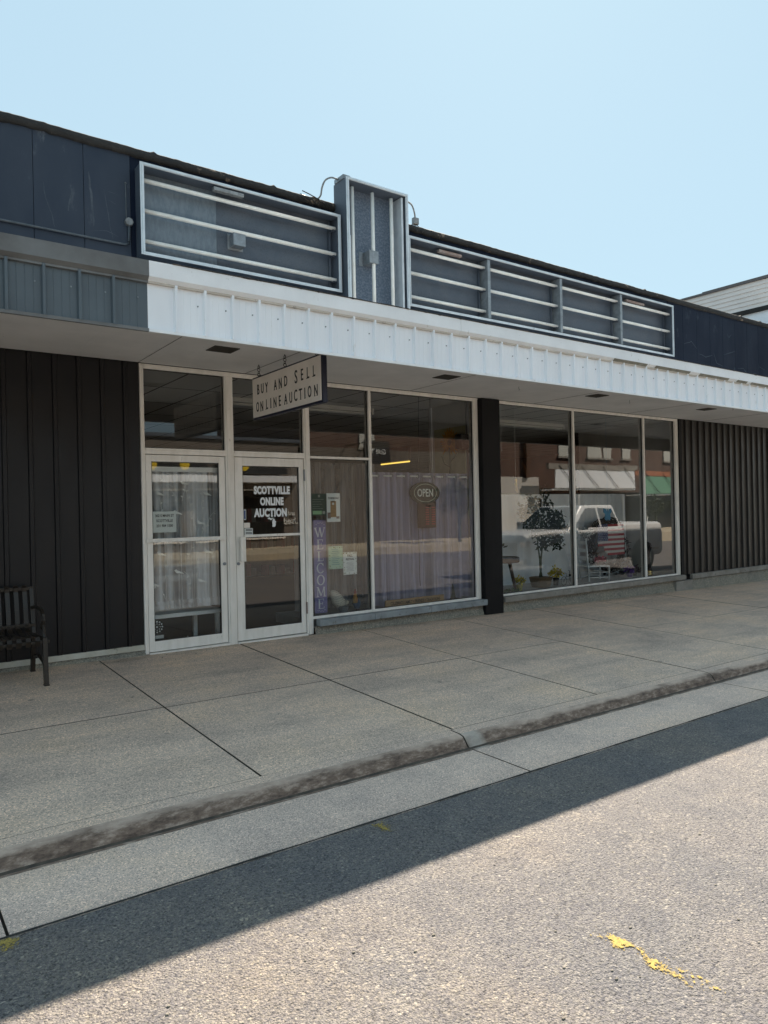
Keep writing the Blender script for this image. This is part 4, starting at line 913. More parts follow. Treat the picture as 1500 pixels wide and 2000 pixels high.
# speckled hen in a tin pail
hn = thing('hen_figurine', (5.05, .33, .14), 'white speckled hen figurine on the window ledge', 'figurine')
mb = MB(); ringsH = []
for (x, z, r) in ((4.93, .44, .012), (4.96, .40, .05), (5.01, .345, .085), (5.07, .295, .088), (5.13, .265, .06), (5.17, .255, .035), (5.20, .262, .028), (5.225, .262, .012)):
    ringsH.append([(x+r*.35*math.cos(a), .33+r*.7*math.sin(a), z+r*math.cos(a)) for a in [k*2*math.pi/14 for k in range(14)]])
mb.loft(ringsH); mb.build('body', M('hen_white', (.62, .60, .52), .6), hn, smooth=True)
mb = MB(); random.seed(4)
AX = ((4.93, .44, .012), (4.96, .40, .05), (5.01, .345, .085), (5.07, .295, .088), (5.13, .265, .06), (5.17, .255, .035))
for i in range(5):
    for q in range(4):
        for w_ in range(7):
            t = (q+.5)/4; c0, c1 = AX[i], AX[i+1]; x = c0[0]+(c1[0]-c0[0])*t; z = c0[1]+(c1[1]-c0[1])*t; r = c0[2]+(c1[2]-c0[2])*t
            an = math.pi+(w_+.5+(q % 2)*.5)*math.pi/7.5
            mb.sphere((x+r*.35*math.sin(an-math.pi/2)*-1, .33+r*.7*math.sin(an)*1.0, z+r*math.cos(an)), .0055, .003, .0045, 6, 4)
mb.build('speckle', m_ink, hn)
mb = MB(); mb.lathe((5.12, .30, .14), [(.055, 0), (.065, .035), (.067, .04), (.066, .045), (.075, .085), (.08, .09)], 20); tag(mb.build('tin_pail', m_galvl, None, (5.12, .30, .14)), 'small ribbed tin pail in front of speckled hen', 'pail')
rs = thing('rooster_figurine', (5.32, .30, .14), 'colourful rooster figurine with blue body and orange neck', 'figurine')
mb = MB(); mb.sphere((5.335, .30, .235), .055, .045, .075, 12, 8); mb.build('body', M('rooster_blue', (.03, .09, .19), .5), rs, smooth=True)
mb = MB(); mb.tube([(5.315, .30, .26), (5.30, .29, .33), (5.295, .28, .385)], [.04, .03, .018], 10); mb.build('neck', M('rooster_orange', (.50, .17, .03), .5, c2=(.55, .33, .05), vs=30), rs, smooth=True)
mb = MB(); mb.sphere((5.292, .275, .395), .02, .022, .022, 10, 7); mb.sphere((5.293, .275, .425), .007, .02, .018, 8, 6); mb.tube([(5.29, .262, .395), (5.285, .235, .388)], [.008, .001], 6); mb.build('head', M('rooster_red', (.35, .03, .02), .5), rs, smooth=True)
mb = MB(); mb.tube([(5.325, .3, .14), (5.325, .3, .18)], .01, 6); mb.tube([(5.35, .3, .14), (5.35, .3, .18)], .01, 6); mb.leaves([(5.37, .30, .26)]*10, .1, .25, -1); mb.build('tail', m_ink, rs)
mb = MB(); mb.sphere((5.52, .30, .20), .032, .022, .026, 10, 7); mb.sphere((5.50, .28, .235), .018, .016, .018, 8, 6); 
for dx in (-.018, .018): mb.tube([(5.52+dx, .30, .145), (5.52+dx, .30, .19)], .008, 6)
mb.tube([(5.502, .28, .25), (5.498, .28, .275)], [.006, .002], 5); tag(mb.build('animal_figurine', M('grey_ceramic', (.42, .42, .40), .5), None, (5.52, .3, .14), smooth=True), 'tiny pale grey animal figurine standing past the rooster', 'figurine')
# sheer curtains
mb, _ = curtain('c', 4.50, 5.80, .20, 2.13, .48, .045, .17, None, '', '')
tag(mb.build('curtain', m_sheerg, None, (4.95, .5, .2), smooth=True), 'dark grey sheer curtain behind the poster window', 'curtain')
mb, _ = curtain('c', 5.46, 7.285, .18, 2.00, .215, .055, .23, None, '', '')
gc = thing('grommet_curtain', (6.35, .34, .2), 'grey lavender sheer curtain on grommets behind the OPEN sign', 'curtain'); mb.build('sheer', m_sheer, gc, smooth=True)
mb = MB()
for k in range(8): ring(mb, (5.60+.23*k, .135, 1.945), .026, .006, 'x', 16)
mb.build('grommet', m_ballast, gc)
mb = MB()
for k in range(8): mb.tube([(5.47+.23*k, .135, 1.945), (5.47+.23*k+.13, .135, 1.945)], .012, 8)
tag(mb.build('curtain_rod', m_chair, None, (6.35, .135, 1.945), smooth=True), 'white curtain rod threading the grommets', 'curtain rod')
# OPEN sign
op = thing('open_sign', (6.47, .2, 1.25), 'oval OPEN sign with red hours panel hanging before grey curtain', 'sign')
def oval(mb, cx_, cz, a, b, y0, y1, n=36): mb.prism([(cx_+a*math.cos(2*math.pi*k/n), cz+b*math.sin(2*math.pi*k/n)) for k in range(n)], 'y', y0, y1)
mb = MB(); oval(mb, 6.475, 1.715, .265, .155, .19, .215); mb.build('oval_board', M('sign_green_black', (.012, .016, .010), .4), op)
mb = MB(); mb.box(6.345, 6.665, .192, .213, 1.225, 1.60); mb.build('hours_board', M('dark_red_board', (.055, .014, .010), .5), op)
mb = MB(); 
pts = [(6.475+.20*math.cos(a), .185, 1.715+.125*math.sin(a)) for a in [R_(-200+k*12) for k in range(-2, 32)]]; mb.tube(pts, .0045, 6); mb.build('neon_ring', M('pale_tube', (.62, .66, .54), .4), op)
t = text_mb('OPEN', .155, (6.475, .187, 1.665), UX, UZ, .72, .0015, .004); t.build('lettering', M('pale_letter', (.85, .88, .84), .5), op)
mb = MB()
for k in range(8):
    for x0 in (6.475, 6.585): mb.box(x0, x0+.062, .1895, .1915, 1.27+k*.033, 1.27+k*.033+.017)
mb.build('hours_digits', M('red_digits', (.38, .05, .05), .5), op)
mb = MB(); mb.tube([(6.36, .20, 1.85), (6.40, .20, 3.08)], .003, 5); mb.tube([(6.62, .20, 1.83), (6.60, .20, 3.08)], .003, 5); mb.tube([(6.365, .22, 1.22), (6.36, .21, .9), (6.355, .2, .50), (6.36, .2, .42)], .005, 5); mb.build('cord', m_blackm, op)
op.location = (6.38, .10, 1.247)
cb = thing('wood_sign', (6.2, .13, .18), 'long brown wooden plank reading CELEBRATE FAMILY FRIENDS TRADITIONS', 'sign')
mb = MB(); mb.box(5.68, 6.71, .12, .145, .172, .268); mb.build('plank', m_woodl, cb, bevel=.006); cb.location = (6.17, .085, .18)
t = text_mb('CELEBRATE FAMILY • FRIENDS • TRADITIONS', .062, (6.195, .1185, .198), UX, UZ, .70, .0008, .0015); t.build('lettering', M('dark_brown_ink', (.035, .018, .010), .6), cb)
br = thing('small_broom', (7.0, .25, .15), 'small whisk broom leaning in corner beside black column', 'broom')
mb = MB(); mb.tube([(6.84, .30, .84), (6.90, .27, .60), (6.985, .25, .36)], .004, 6); mb.build('handle', m_vine, br)
mb = MB(); mb.loft([[(6.985+r*1.4*math.cos(a)+dx, .25+r*.5*math.sin(a), z) for a in [k*math.pi/6 for k in range(12)]] for r, z, dx in ((.012, .38, 0), (.022, .33, .01), (.05, .24, .025), (.075, .15, .035))]); mb.build('bristles', M('straw', (.10, .085, .055), .9, c2=(.05, .042, .03), vs=60, st=(6, 6, 1)), br)
# sunflower panel, speaker and conduit on the partition
sf = thing('flower_picture', (7.28, .6, 2.0), 'framed golden sunflower picture on wall beside black column', 'picture')
mb = MB(); mb.box(7.272, 7.288, .22, .92, 1.95, 2.72); mb.build('panel', M('parchment', (.50, .47, .28), .8, c2=(.42, .39, .24), vs=8), sf)
mb = MB(); random.seed(14)
for k in range(40):
    a = random.uniform(0, 6.28); r0, r1 = .02, random.uniform(.15, .26); c0 = Vector((7.270-.0001*k, .56, 2.50)); u = Vector((0, math.cos(a), math.sin(a))); v = Vector((0, -math.sin(a), math.cos(a)))
    mb.quad(c0+u*r0, c0+u*(r0+r1)*.5+v*.03, c0+u*r1, c0+u*(r0+r1)*.5-v*.03)
mb.build('petals', M('ochre_petal', (.75, .42, .03), .7, c2=(.50, .20, .03), vs=30), sf)
mb = MB(); mb.tube([(7.268, .56, 2.42), (7.268, .54, 2.2), (7.268, .57, 1.97)], .012, 6); mb.tube([(7.268, .55, 2.2), (7.268, .42, 2.28), (7.268, .36, 2.38)], .009, 6); mb.tube([(7.268, .55, 2.12), (7.268, .68, 2.18), (7.268, .74, 2.3)], .009, 6); mb.sphere((7.266, .56, 2.5), .004, .05, .05); mb.build('stem', M('olive_stem', (.08, .075, .02), .7), sf)
sp = thing('speaker', (7.2, .16, 2.35), 'small black wall speaker high beside black column', 'speaker')
mb = MB(); mb.box(7.10, 7.25, .10, .25, 2.36, 2.58); mb.build('cabinet', m_blackm, sp, bevel=.012)
mb = MB(); mb.lathe((7.175, .099, 2.47), [(.055, 0), (.05, -.004)], 16, 'y'); mb.tube([(7.22, .12, 2.58), (7.21, .13, 3.08)], .005, 5); mb.tube([(7.235, .10, 2.5), (7.245, .1, 2.3), (7.22, .1, 2.34)], .004, 5); mb.build('grille', m_ink, sp)
for xq in (7.245,):
    mb = MB(); mb.box(7.262, 7.288, .98, 1.01, .9, 3.08); mb.box(7.262, 7.288, .12, .14, .6, 3.05); tag(mb.build('wall_channel', m_chair, None, (7.27, .5, 1)), 'slim pale trim strips on the partition by the flower picture', 'trim')
def fixture(x0, x1, y, z, lab, group='ceiling light fixtures inside the shop'):
    t = thing('light_fixture', ((x0+x1)/2, y, z), lab, 'light fixture', group)
    mb = MB(); mb.box(x0, x1, y-.06, y+.06, z, z+.06); mb.box(x1-.03, x1+.005, y-.07, y+.07, z-.035, z+.061); mb.box(x0-.005, x0+.03, y-.07, y+.07, z-.035, z+.061); mb.build('housing', m_int, t)
    mb = MB(); mb.tube([(x0+.03, y-.03, z-.02), (x1-.03, y-.03, z-.02)], .016, 8); mb.tube([(x0+.03, y+.03, z-.02), (x1-.03, y+.03, z-.02)], .016, 8); mb.build('lamp_tube', m_tube, t, smooth=True); return t
fixture(4.05, 6.48, 1.5, 3.015, 'unlit fluorescent fixture inside above the poster window'); fixture(8.55, 10.99, 1.5, 3.015, 'unlit fluorescent fixture inside above the ficus window')
mb = MB(); mb.tube([(14.7, 8.0, 2.98), (14.7, 8.85, 2.98)], .03, 8)
yt = thing('lit_lamp', (11.3, 5.2, 2.7), 'lit yellow lamp tube far back inside the shop', 'lamp'); mb = MB(); mb.tube([(11.0, 6.3, 2.70), (11.0, 7.5, 2.70)], .018, 10); mb.build('lamp_tube', emis('warm_lamp', (1, .66, .12), .30), yt); mb = MB(); mb.box(10.95, 11.05, 6.3, 7.5, 2.73, 3.08); mb.build('housing', m_intd, yt)
# deep interior shelving
random.seed(12)
for i, (x, y, w_, h) in enumerate(((3.6, 6.0, 1.4, 1.6), (6.6, 6.5, 2.2, 1.9), (10.5, 6.2, 2.4, 1.7))):
    t = thing('store_shelf', (x, y, 0), ('dim shelf of goods', 'dim wide shelf of goods', 'dim shelf of goods far right')[i]+' deep inside the shop', 'shelf')
    mb = MB(); mb.box(x, x+.04, y, y+.4, -.02, h); mb.box(x+w_-.04, x+w_, y, y+.4, -.02, h)
    for k in range(4): mb.box(x+.04, x+w_-.04, y, y+.4, .1+k*(h-.15)/3, .13+k*(h-.15)/3)
    mb.build('rack', m_intd, t)
    for c_, mt_ in (((.30, .10, .08), 'a'), ((.34, .32, .28), 'b')):
        mb = MB()
        for k in range(3):
            for q in range(5):
                a = x+.08+q*(w_-.2)/5+random.uniform(0, .08); zb = .13+k*(h-.15)/3+.001; mb.box(a+(0 if mt_ == 'a' else .12), a+.10+(0 if mt_ == 'a' else .12), y+.05, y+.25, zb, zb+random.uniform(.12, .3))
        mb.build('boxes', m_flat('goods_'+mt_, c_), t)

# ================================================================ RIGHT DISPLAY WINDOW
mb, _ = curtain('b', 7.75, 12.55, .12, 1.72, 1.22, .04, .45, None, '', '', N=200)
tag(mb.build('backdrop_cloth', m_cloth, None, (10, 1.22, .125), smooth=True), 'white cloth backdrop hung behind the window display', 'backdrop')
st = thing('stool', (8.36, .62, .125), 'brown wooden stool with thick round seat in ficus window', 'stool')
mb = MB(); mb.lathe((8.36, .62, .60), [(.30, 0), (.31, .015), (.31, .075), (.30, .085)], 28); mb.build('seat', m_wood, st)
for k in range(4):
    a = R_(45+90*k); mb = MB(); mb.tube([(8.36+.15*math.cos(a), .62+.15*math.sin(a), .60), (8.36+.24*math.cos(a), .62+.24*math.sin(a), .126)], [.03, .022], 8); mb.build('leg', m_wood, st, smooth=True)
def plant(name, x, y, z, R, h, nleaf, size, lm, lab, pm=None, pr=.07, ph=.1, cat='plant', grp=None, asp=.5):
    t = thing(name, (x, y, z), lab, cat, grp)
    if pm: mb = MB(); mb.lathe((x, y, z), [(pr*.75, 0), (pr, ph), (pr*1.08, ph+.01)], 18); mb.build('pot', pm, t)
    P = []
    for i in range(nleaf):
        a, b, r = random.uniform(0, 6.28), random.gauss(0, .5), R*random.random()**.4
        P.append((x+r*math.cos(a)*math.cos(b), y+r*math.sin(a)*math.cos(b), z+ph+h*.5+h*.5*math.sin(b)*random.random()**.3))
    mb = MB(); mb.leaves(P, size, asp); mb.build('foliage', lm, t)
    mb = MB()
    for p in P[::max(1, nleaf//10)]: mb.tube([(x, y, z+ph*.8), ((x+p[0])/2, (y+p[1])/2, (z+ph+p[2])/2+.02), p], .003, 4)
    mb.build('stem', m_stem, t); return t
random.seed(41)
plant('potted_plant', 8.22, .60, .686, .14, .22, 60, .09, M('grey_green_leaf', (.10, .11, .08), .7, c2=(.20, .19, .14), vs=25), 'dry grey green arrangement on the wooden stool', m_ink, .05, .05)
plant('yellow_flowers', 8.66, .50, .126, .11, .14, 110, .05, m_yel, 'small yellow flowers in yellow pot left of basket', m_pot, .06, .09, 'flowers')
plant('yellow_flowers', 9.68, .60, .126, .12, .20, 120, .055, m_yel, 'yellow flowers in dark pot right of basket', m_ink, .055, .12, 'flowers')
fc = thing('ficus_tree', (9.32, .62, .126), 'leafy artificial ficus with braided stems in wicker basket', 'potted tree')
mb = MB()
for k in range(9): mb.lathe((9.32, .62, .126+k*.0185), [(.15+.005*k, 0), (.162+.005*k, .009), (.15+.005*k, .0185)], 28)
mb.build('basket', m_wicker, fc)
for k in range(2):
    mb = MB(); s = 1 if k else -1
    mb.tube([(9.32+s*.03, .62, .28), (9.32+s*.015, .62+.02*s, .42), (9.32-s*.025, .62-.01*s, .6), (9.32-s*.06, .62, .85), (9.32-s*.05, .62, 1.05)], [.017, .016, .014, .013, .01], 8); mb.build('trunk', m_stem, fc, smooth=True)
P = []
random.seed(77)
cl_ = [(9.50, .55, 1.30, .20), (9.62, .60, 1.12, .19), (9.38, .55, 1.05, .22), (9.45, .6, 1.58, .13), (9.70, .55, 1.32, .13), (9.20, .6, 1.53, .10), (9.02, .55, 1.62, .10), (9.72, .6, 1.02, .12), (9.3, .55, .86, .12), (9.62, .5, .88, .13), (9.3, .5, 1.5, .10), (9.44, .62, 1.80, .07), (8.92, .6, 1.42, .13), (8.98, .55, 1.22, .14), (9.14, .6, 1.34, .14), (9.12, .55, 1.08, .10), (9.86, .55, 1.12, .10)]
for (x, y, z, r) in cl_:
    for i in range(int(1500*r*r*1.3)+14):
        v = Vector((random.gauss(0, 1), random.gauss(0, 1), random.gauss(0, 1))).normalized()*r*random.random()**.4; P.append((x+v.x, min(1.12, max(.14, y+v.y)), z+v.z))
mb = MB(); mb.leaves(P, .09, .45, .6); mb.build('foliage', m_leaf, fc)
mb = MB()
for (x, y, z, r) in cl_: mb.tube([(9.36, .62, .98), ((9.36+x)/2, .6, (.98+z)/2+.03), (x, y, z)], [.008, .006, .003], 5)
mb.build('branch', m_stem, fc)
# tiny bicycle planter
bk = thing('miniature_bicycle', (9.84, .5, .126), 'tiny dark wire bicycle ornament on the display floor', 'ornament')
for x, r in ((9.77, .075), (9.95, .05)):
    mb = MB(); ring(mb, (x, .5, .126+r), r, .0035, 'x', 20)
    for k in range(4): a = k*math.pi/4; mb.tube([(x-r*math.cos(a), .5, .126+r-r*math.sin(a)), (x+r*math.cos(a), .5, .126+r+r*math.sin(a))], .0012, 4)
    mb.build('wheel', m_vine, bk)
mb = MB(); mb.tube([(9.77, .5, .20), (9.84, .5, .28), (9.92, .5, .26), (9.95, .5, .18)], .004, 5); mb.tube([(9.84, .5, .28), (9.83, .5, .33), (9.79, .5, .34)], .004, 5); mb.tube([(9.92, .5, .26), (9.93, .5, .36), (9.89, .5, .38)], .004, 5); mb.sphere((9.93, .5, .29), .02, .02, .02); mb.build('frame', m_vine, bk)
# white rocking chair, built locally
rc = thing('rocking_chair', (10.80, .66, .126), 'small white ladder back chair holding flowers beside flag', 'chair', rotz=R_(-28), local=True)
def post(mb, p, q, r=.014): mb.tube([p, q], r, 8)
W2 = .19
for s in (-1, 1):
    mb = MB(); post(mb, (-.18, s*W2, 0), (-.23, s*W2, .78), .016); mb.build('back_post', m_chair, rc, smooth=True)
    mb = MB(); post(mb, (.20, s*W2, 0), (.20, s*W2, .27), .016); mb.build('leg', m_chair, rc, smooth=True)
for z in (.42, .56, .70):
    mb = MB(); x_ = -.18-.05*z/.78; mb.loft([[(x_-.01-.02*math.cos(t*1.5), t*W2, z-.035), (x_+.002-.02*math.cos(t*1.5), t*W2, z-.035), (x_+.002-.02*math.cos(t*1.5), t*W2, z+.03), (x_-.01-.02*math.cos(t*1.5), t*W2, z+.03)] for t in (-1, -.5, 0, .5, 1)]); mb.build('slat', m_chair, rc)
mb = MB(); mb.box(-.20, .21, -.20, .20, .255, .285); mb.build('seat', m_chair, rc, bevel=.008)
mb = MB()
for z in (.07, .16): post(mb, (.20, -W2, z), (.20, W2, z), .009); post(mb, (-.18, -W2, z), (.20, -W2, z), .009); post(mb, (-.18, W2, z), (.20, W2, z), .009)
mb.build('stretcher', m_chair, rc)
for o in rc.children: pass
random.seed(51)
plant('pink_flowers', 10.88, .58, .413, .12, .10, 110, .05, m_pink, 'pink and red flowers in basket on the white chair seat', m_rust, .08, .04, 'flowers', asp=.8)
plant('white_flowers', 10.66, .72, .80, .15, .30, 120, .04, m_wfl, 'spray of white blossoms behind the chair back', m_vine, .03, .05, 'flowers', asp=.8)
plant('white_flowers', 10.84, .80, .413, .17, .14, 70, .045, m_wfl, 'low white blossoms behind the pink flowers', None, .05, .02, 'flowers', asp=.8)
plant('purple_flowers', 11.78, .60, .126, .09, .12, 80, .05, m_violet, 'violet flowers in small purple pot below flag', M('purple_pot', (.09, .03, .22), .5), .06, .07, 'flowers', asp=.8)
plant('dark_bouquet', 12.02, .66, .126, .12, .16, 80, .06, M('dusky_petal', (.10, .05, .09), .7, c2=(.3, .25, .25), vs=30), 'dusky mauve bouquet right of the violet flowers', m_ink, .05, .05, 'flowers')
plant('pampas_bouquet', 11.95, .9, .126, .20, .30, 90, .07, M('pampas', (.55, .50, .45), .9), 'pale dried bouquet under flag and wreath', m_ink, .06, .07, 'flowers')
plant('green_clippings', 8.32, .3, .126, .18, .04, 60, .05, M('moss_green', (.10, .16, .06), .8), 'low green leaves on display floor by stool', None, .05, .01, 'plant')
# flag, wreath
wr = thing('wreath', (11.62, .95, .75), 'dark grapevine wreath standing around the flag', 'wreath')
mb = MB(); random.seed(9)
for k in range(26):
    R0 = .46+random.uniform(-.05, .07); off = random.uniform(0, 6.28); pts = []
    for q in range(25):
        a = off+q*2*math.pi/24*.8; rr = R0+.03*math.sin(a*5+k); pts.append((11.62+rr*1.08*math.cos(a), .98+.06*math.sin(a*3+k), .74+rr*math.sin(a)))
    mb.tube(pts, .008, 5)
mb.build('vines', m_vine, wr)
mb = MB(); P = [(11.62+.49*1.08*math.cos(a)+random.gauss(0, .05), .90+random.gauss(0, .04), .74+.48*math.sin(a)+random.gauss(0, .05)) for a in [random.uniform(3.0, 6.4) for _ in range(240)]]; mb.leaves(P, .08, .4); mb.build('foliage', m_vine, wr)
fl = thing('flag', (11.5, .82, .55), 'American flag hung upright in front of the wreath', 'flag')
fx0, fx1, fz0, fz1 = 11.10, 11.93, .545, 1.135; sh = (fz1-fz0)/13
def fy(x): return .80+.015*math.sin(x*9)
mr_, mw_, ms_, mcn = MB(), MB(), MB(), MB()
NX = 16
for k in range(13):
    z0 = fz0+k*sh; xs0 = fx0+.40*(fx1-fx0) if k >= 6 else fx0
    cut = lambda x, z: z
    for i in range(NX):
        a = xs0+(fx1-xs0)*i/NX; b = xs0+(fx1-xs0)*(i+1)/NX
        if k < 4 and a < fx0+.13+.0*k+(4-k)*.035: continue
        (mr_ if k % 2 == 0 else mw_).quad((a, fy(a), z0), (b, fy(b), z0), (b, fy(b), z0+sh), (a, fy(a), z0+sh))
cz0 = fz0+6*sh; cx1 = fx0+.40*(fx1-fx0)
for i in range(8):
    a = fx0+(cx1-fx0)*i/8; b = fx0+(cx1-fx0)*(i+1)/8; mcn.quad((a, fy(a), cz0), (b, fy(b), cz0), (b, fy(b), fz1), (a, fy(a), fz1))
for r in range(9):
    for c_ in range(6 if r % 2 == 0 else 5):
        x = fx0+(cx1-fx0)*((c_+.5+(0 if r % 2 == 0 else .5))/6); z = cz0+(fz1-cz0)*((r+.6)/9.2); P = []
        for q in range(10):
            rr = .013 if q % 2 == 0 else .0052; a = math.pi/2+q*math.pi/5; P.append((x+rr*math.cos(a), fy(x)-.004, z+rr*math.sin(a)))
        ms_.quad(*P)
mr_.build('red_stripes', m_red, fl); mw_.build('white_stripes', m_cwhite, fl); mcn.build('canton', m_blue, fl); ms_.build('stars', m_cwhite, fl)
mb = MB()
mb.tube([(11.06, .83, 1.15), (11.96, .83, 1.15)], .009, 6); mb.build('pole', m_vine, fl)
bf = MB()
for s in (-1, 1):
    bf.prism([(11.02, 1.35), (11.02+s*.05, 1.42), (11.02+s*.12, 1.44), (11.02+s*.12, 1.37), (11.02+s*.07, 1.33), (11.02+s*.09, 1.25), (11.02+s*.04, 1.21), (11.02, 1.28)][::s], 'y', .50, .508)
bf.tube([(11.02, .504, 1.22), (11.02, .504, 1.42)], .01, 6); bf.tube([(11.02, .504, 1.42), (11.02, .504, 3.08)], .0015, 4)
tag(bf.build('butterfly_ornament', m_cyan, None, (11.02, .5, 1.2)), 'bright blue butterfly ornament hanging above the flag', 'ornament')
hk = thing('hanging_ornament', (8.43, .3, 1.72), 'brass and wood ornament hanging left of the ficus', 'ornament')
mb = MB(); mb.lathe((8.425, .3, 1.88), [(.012, -.06), (.022, -.03), (.018, .0), (.024, .05), (.010, .07)], 12); mb.build('brass_cap', m_brass, hk)
mb = MB(); mb.tube([(8.425, .3, 1.83), (8.44, .3, 1.76), (8.455, .3, 1.72)], [.02, .022, .008], 8); mb.build('wood_drop', m_woodl, hk)
mb = MB(); mb.tube([(8.425, .3, 1.94), (8.42, .3, 3.08)], .0025, 4); mb.build('cord', m_paper, hk)
cc = MB(); cc.tube([(8.37, .55, 3.08), (8.375, .55, 2.8), (8.365, .55, 2.6), (8.37, .55, 2.42)], .004, 5); cc.sphere((8.372, .55, 2.41), .012, .012, .014); tag(cc.build('pull_chain', m_paper, None, (8.37, .55, 2.4)), 'white pull chain hanging before reflected brick', 'chain')
ln = thing('brass_lantern', (12.15, .45, .126), 'small brass lantern pot below black stand in narrowest display window', 'lantern')
mb = MB(); mb.lathe((12.12, .42, .126), [(.05, 0), (.075, .02), (.078, .05), (.072, .055), (.078, .06), (.078, .10), (.06, .115)], 20); mb.build('pot', m_brass, ln, smooth=True)
mb = MB(); mb.tube([(12.12, .42, .24), (12.10, .42, .45), (12.14, .42, .7)], [.03, .035, .05], 8); mb.tube([(12.22, .5, .126), (12.20, .5, .62)], .018, 8); mb.tube([(12.33, .5, .126), (12.24, .5, .62)], .018, 8); mb.sphere((12.18, .48, .68), .11, .08, .10); mb.build('black_stand', m_vine, ln)

# ================================================================ RIGHT NEIGHBOUR
nb = thing('neighbour_building', (22, 5, 0), 'taller neighbour with beige lap siding above white wall beyond navy parapet', 'building')
mb = MB(); mb.box(17.03, 32, .02, 16, -.9, 5.95); mb.build('wall', M('whitewashed_block', (.90, .93, .96), .8, c2=(.74, .78, .83), vs=3, bump=.4, bs=12), nb)
mb = MB(); mb.box(16.97, 17.0295, .4, 16, 5.95, 6.05); mb.build('flashing', m_tar, nb)
mb = MB()
for k in range(6): mb.prism([(17.03, 6.05+k*.105), (17.005, 6.05+k*.105), (17.024, 6.155+k*.105), (17.03, 6.155+k*.105)], 'y', .4, 16)
mb.build('siding', M('beige_siding', (.78, .72, .68), .7, c2=(.70, .65, .61), vs=2), nb)
mb = MB(); mb.box(17.03, 32, .4, 16, 5.951, 6.68); mb.box(16.98, 32, .35, 2.0, 6.681, 6.75); mb.box(16.98, 32, 2.0, 16, 6.681, 6.73); mb.build('roof', M('dark_roof_edge', (.11, .10, .10), .6), nb)
mb = MB(); mb.box(17.2, 32, -.4, .3, -.9, 6.95); mb.build('shade_wall', M('shade_wall_brick', (.22, .10, .07), .9, c2=(.16, .07, .05), vs=6), nb)  # unseen false front added, its height set to shade the pickup
# left neighbour mass beyond the picture
nl = MB(); nl.box(-30, -12.05, 0, 15, -.9, 6.0); tag(nl.build('neighbour_building', brick('left_brick', (.24, .11, .07), (.18, .08, .055), (.3, .28, .25)), None, (-20, 7, 0)), 'brick building beyond the left end of shop', 'building')

# ================================================================ ACROSS THE STREET (seen in the glass)
FY = -23.2
m_sid = M('grey_brown_siding', (.17, .145, .12), .8, c2=(.12, .10, .085), vs=2, st=(6, 1, .5)); m_dkg = M('dark_shop_glass', (.02, .022, .022), .12)
ob = thing('low_shop_across', (8, FY-3, 0), 'low brown sided shop across the street', 'building')
mb = MB(); mb.box(-14, 17.4, FY-10, FY, -.8, 4.95); mb.build('wall', m_sid, ob)
mb = MB(); mb.box(-14, 17.45, FY-.1, FY+.12, 4.95, 5.1); mb.build('coping', m_galv, ob)
for i in range(6):
    a = -13.4+i*5.1; mb = MB(); mb.box(a, a+4.4, FY+.002, FY+.04, .35, 2.6); mb.build('window', m_dkg, ob)
    mb = MB(); mb.box(a-.06, a+4.46, FY+.042, FY+.07, 2.6, 2.68); mb.box(a-.06, a+4.46, FY+.042, FY+.07, .27, .35); mb.box(a+2.17, a+2.23, FY+.042, FY+.07, .35, 2.6); mb.build('window_frame', m_alu, ob)
mb = MB(); mb.box(-13.5, 17.3, FY+.02, FY+.9, 2.95, 3.25); mb.build('awning', m_white, ob)
for i, (a, b) in enumerate(((9.6, 12.6), (13.2, 16.6))):
    t = thing('lettered_sign', (a, FY+.2, 3.3), ('black sign with yellow letters across the street, left of two', 'black sign with yellow letters across the street, right of two')[i], 'sign', 'black signs across the street')
    mb = MB(); mb.box(a, b, FY+.12, FY+.25, 3.35, 4.05); mb.build('board', m_ink, t)
    mb = MB()
    for k in ((0, 2) if i == 0 else (0, 1)): mb.sphere((a+.45+k*.72, FY+.26, 3.7), .24, .03, .22, 14, 8)
    mb.build('letters', M('yellow_sign_paint', (.75, .52, .02), .5), t)
bb = thing('brick_building_across', (35, FY-4, 0), 'two storey brick building across the street', 'building')
mb = MB(); mb.box(17.5, 64, FY-10, FY, -.9, 9.2); mb.build('wall', brick('old_brick', (.13, .062, .042), (.09, .045, .033), (.13, .11, .09)), bb)
mb = MB(); mb.box(17.5, 28.6, FY+.01, FY+.08, -.5, 4.8); mb.build('cladding', m_sid, bb)
mb = MB(); mb.box(28.8, 34.6, FY+.01, FY+.10, -.6, 3.45); mb.build('shopfront', M('pale_render', (.55, .53, .50), .8), bb)
mb = MB(); mb.box(34.8, 60, FY+.01, FY+.05, -.3, 2.4); mb.build('shopfront_glass', m_dkg, bb)
mb = MB()
for x in (34.8, 38.6, 43.4, 46.0, 49.5): mb.box(x, x+.12, FY+.052, FY+.09, -.3, 2.35)
mb.build('shopfront_frame', m_white, bb)
for x, w_ in ((36.6, 1.3), (39.6, 1.5), (41.35, .9), (43.3, 1.0), (48.5, 1.3), (21.0, 1.0)):
    mb = MB(); mb.box(x, x+w_, FY+.005, FY+.06, 4.85, 6.1); f = mb.build('window', M('pale_blind', (.50, .50, .46), .6), bb); mb = MB(); mb.box(x-.1, x+w_+.1, FY+.01, FY+.14, 4.72, 4.848); mb.build('sill', m_sill2, f)
mb = MB(); mb.box(33.4, 33.75, FY+.005, FY+.3, 3.4, 9.0); mb.build('downpipe', m_wood, bb)
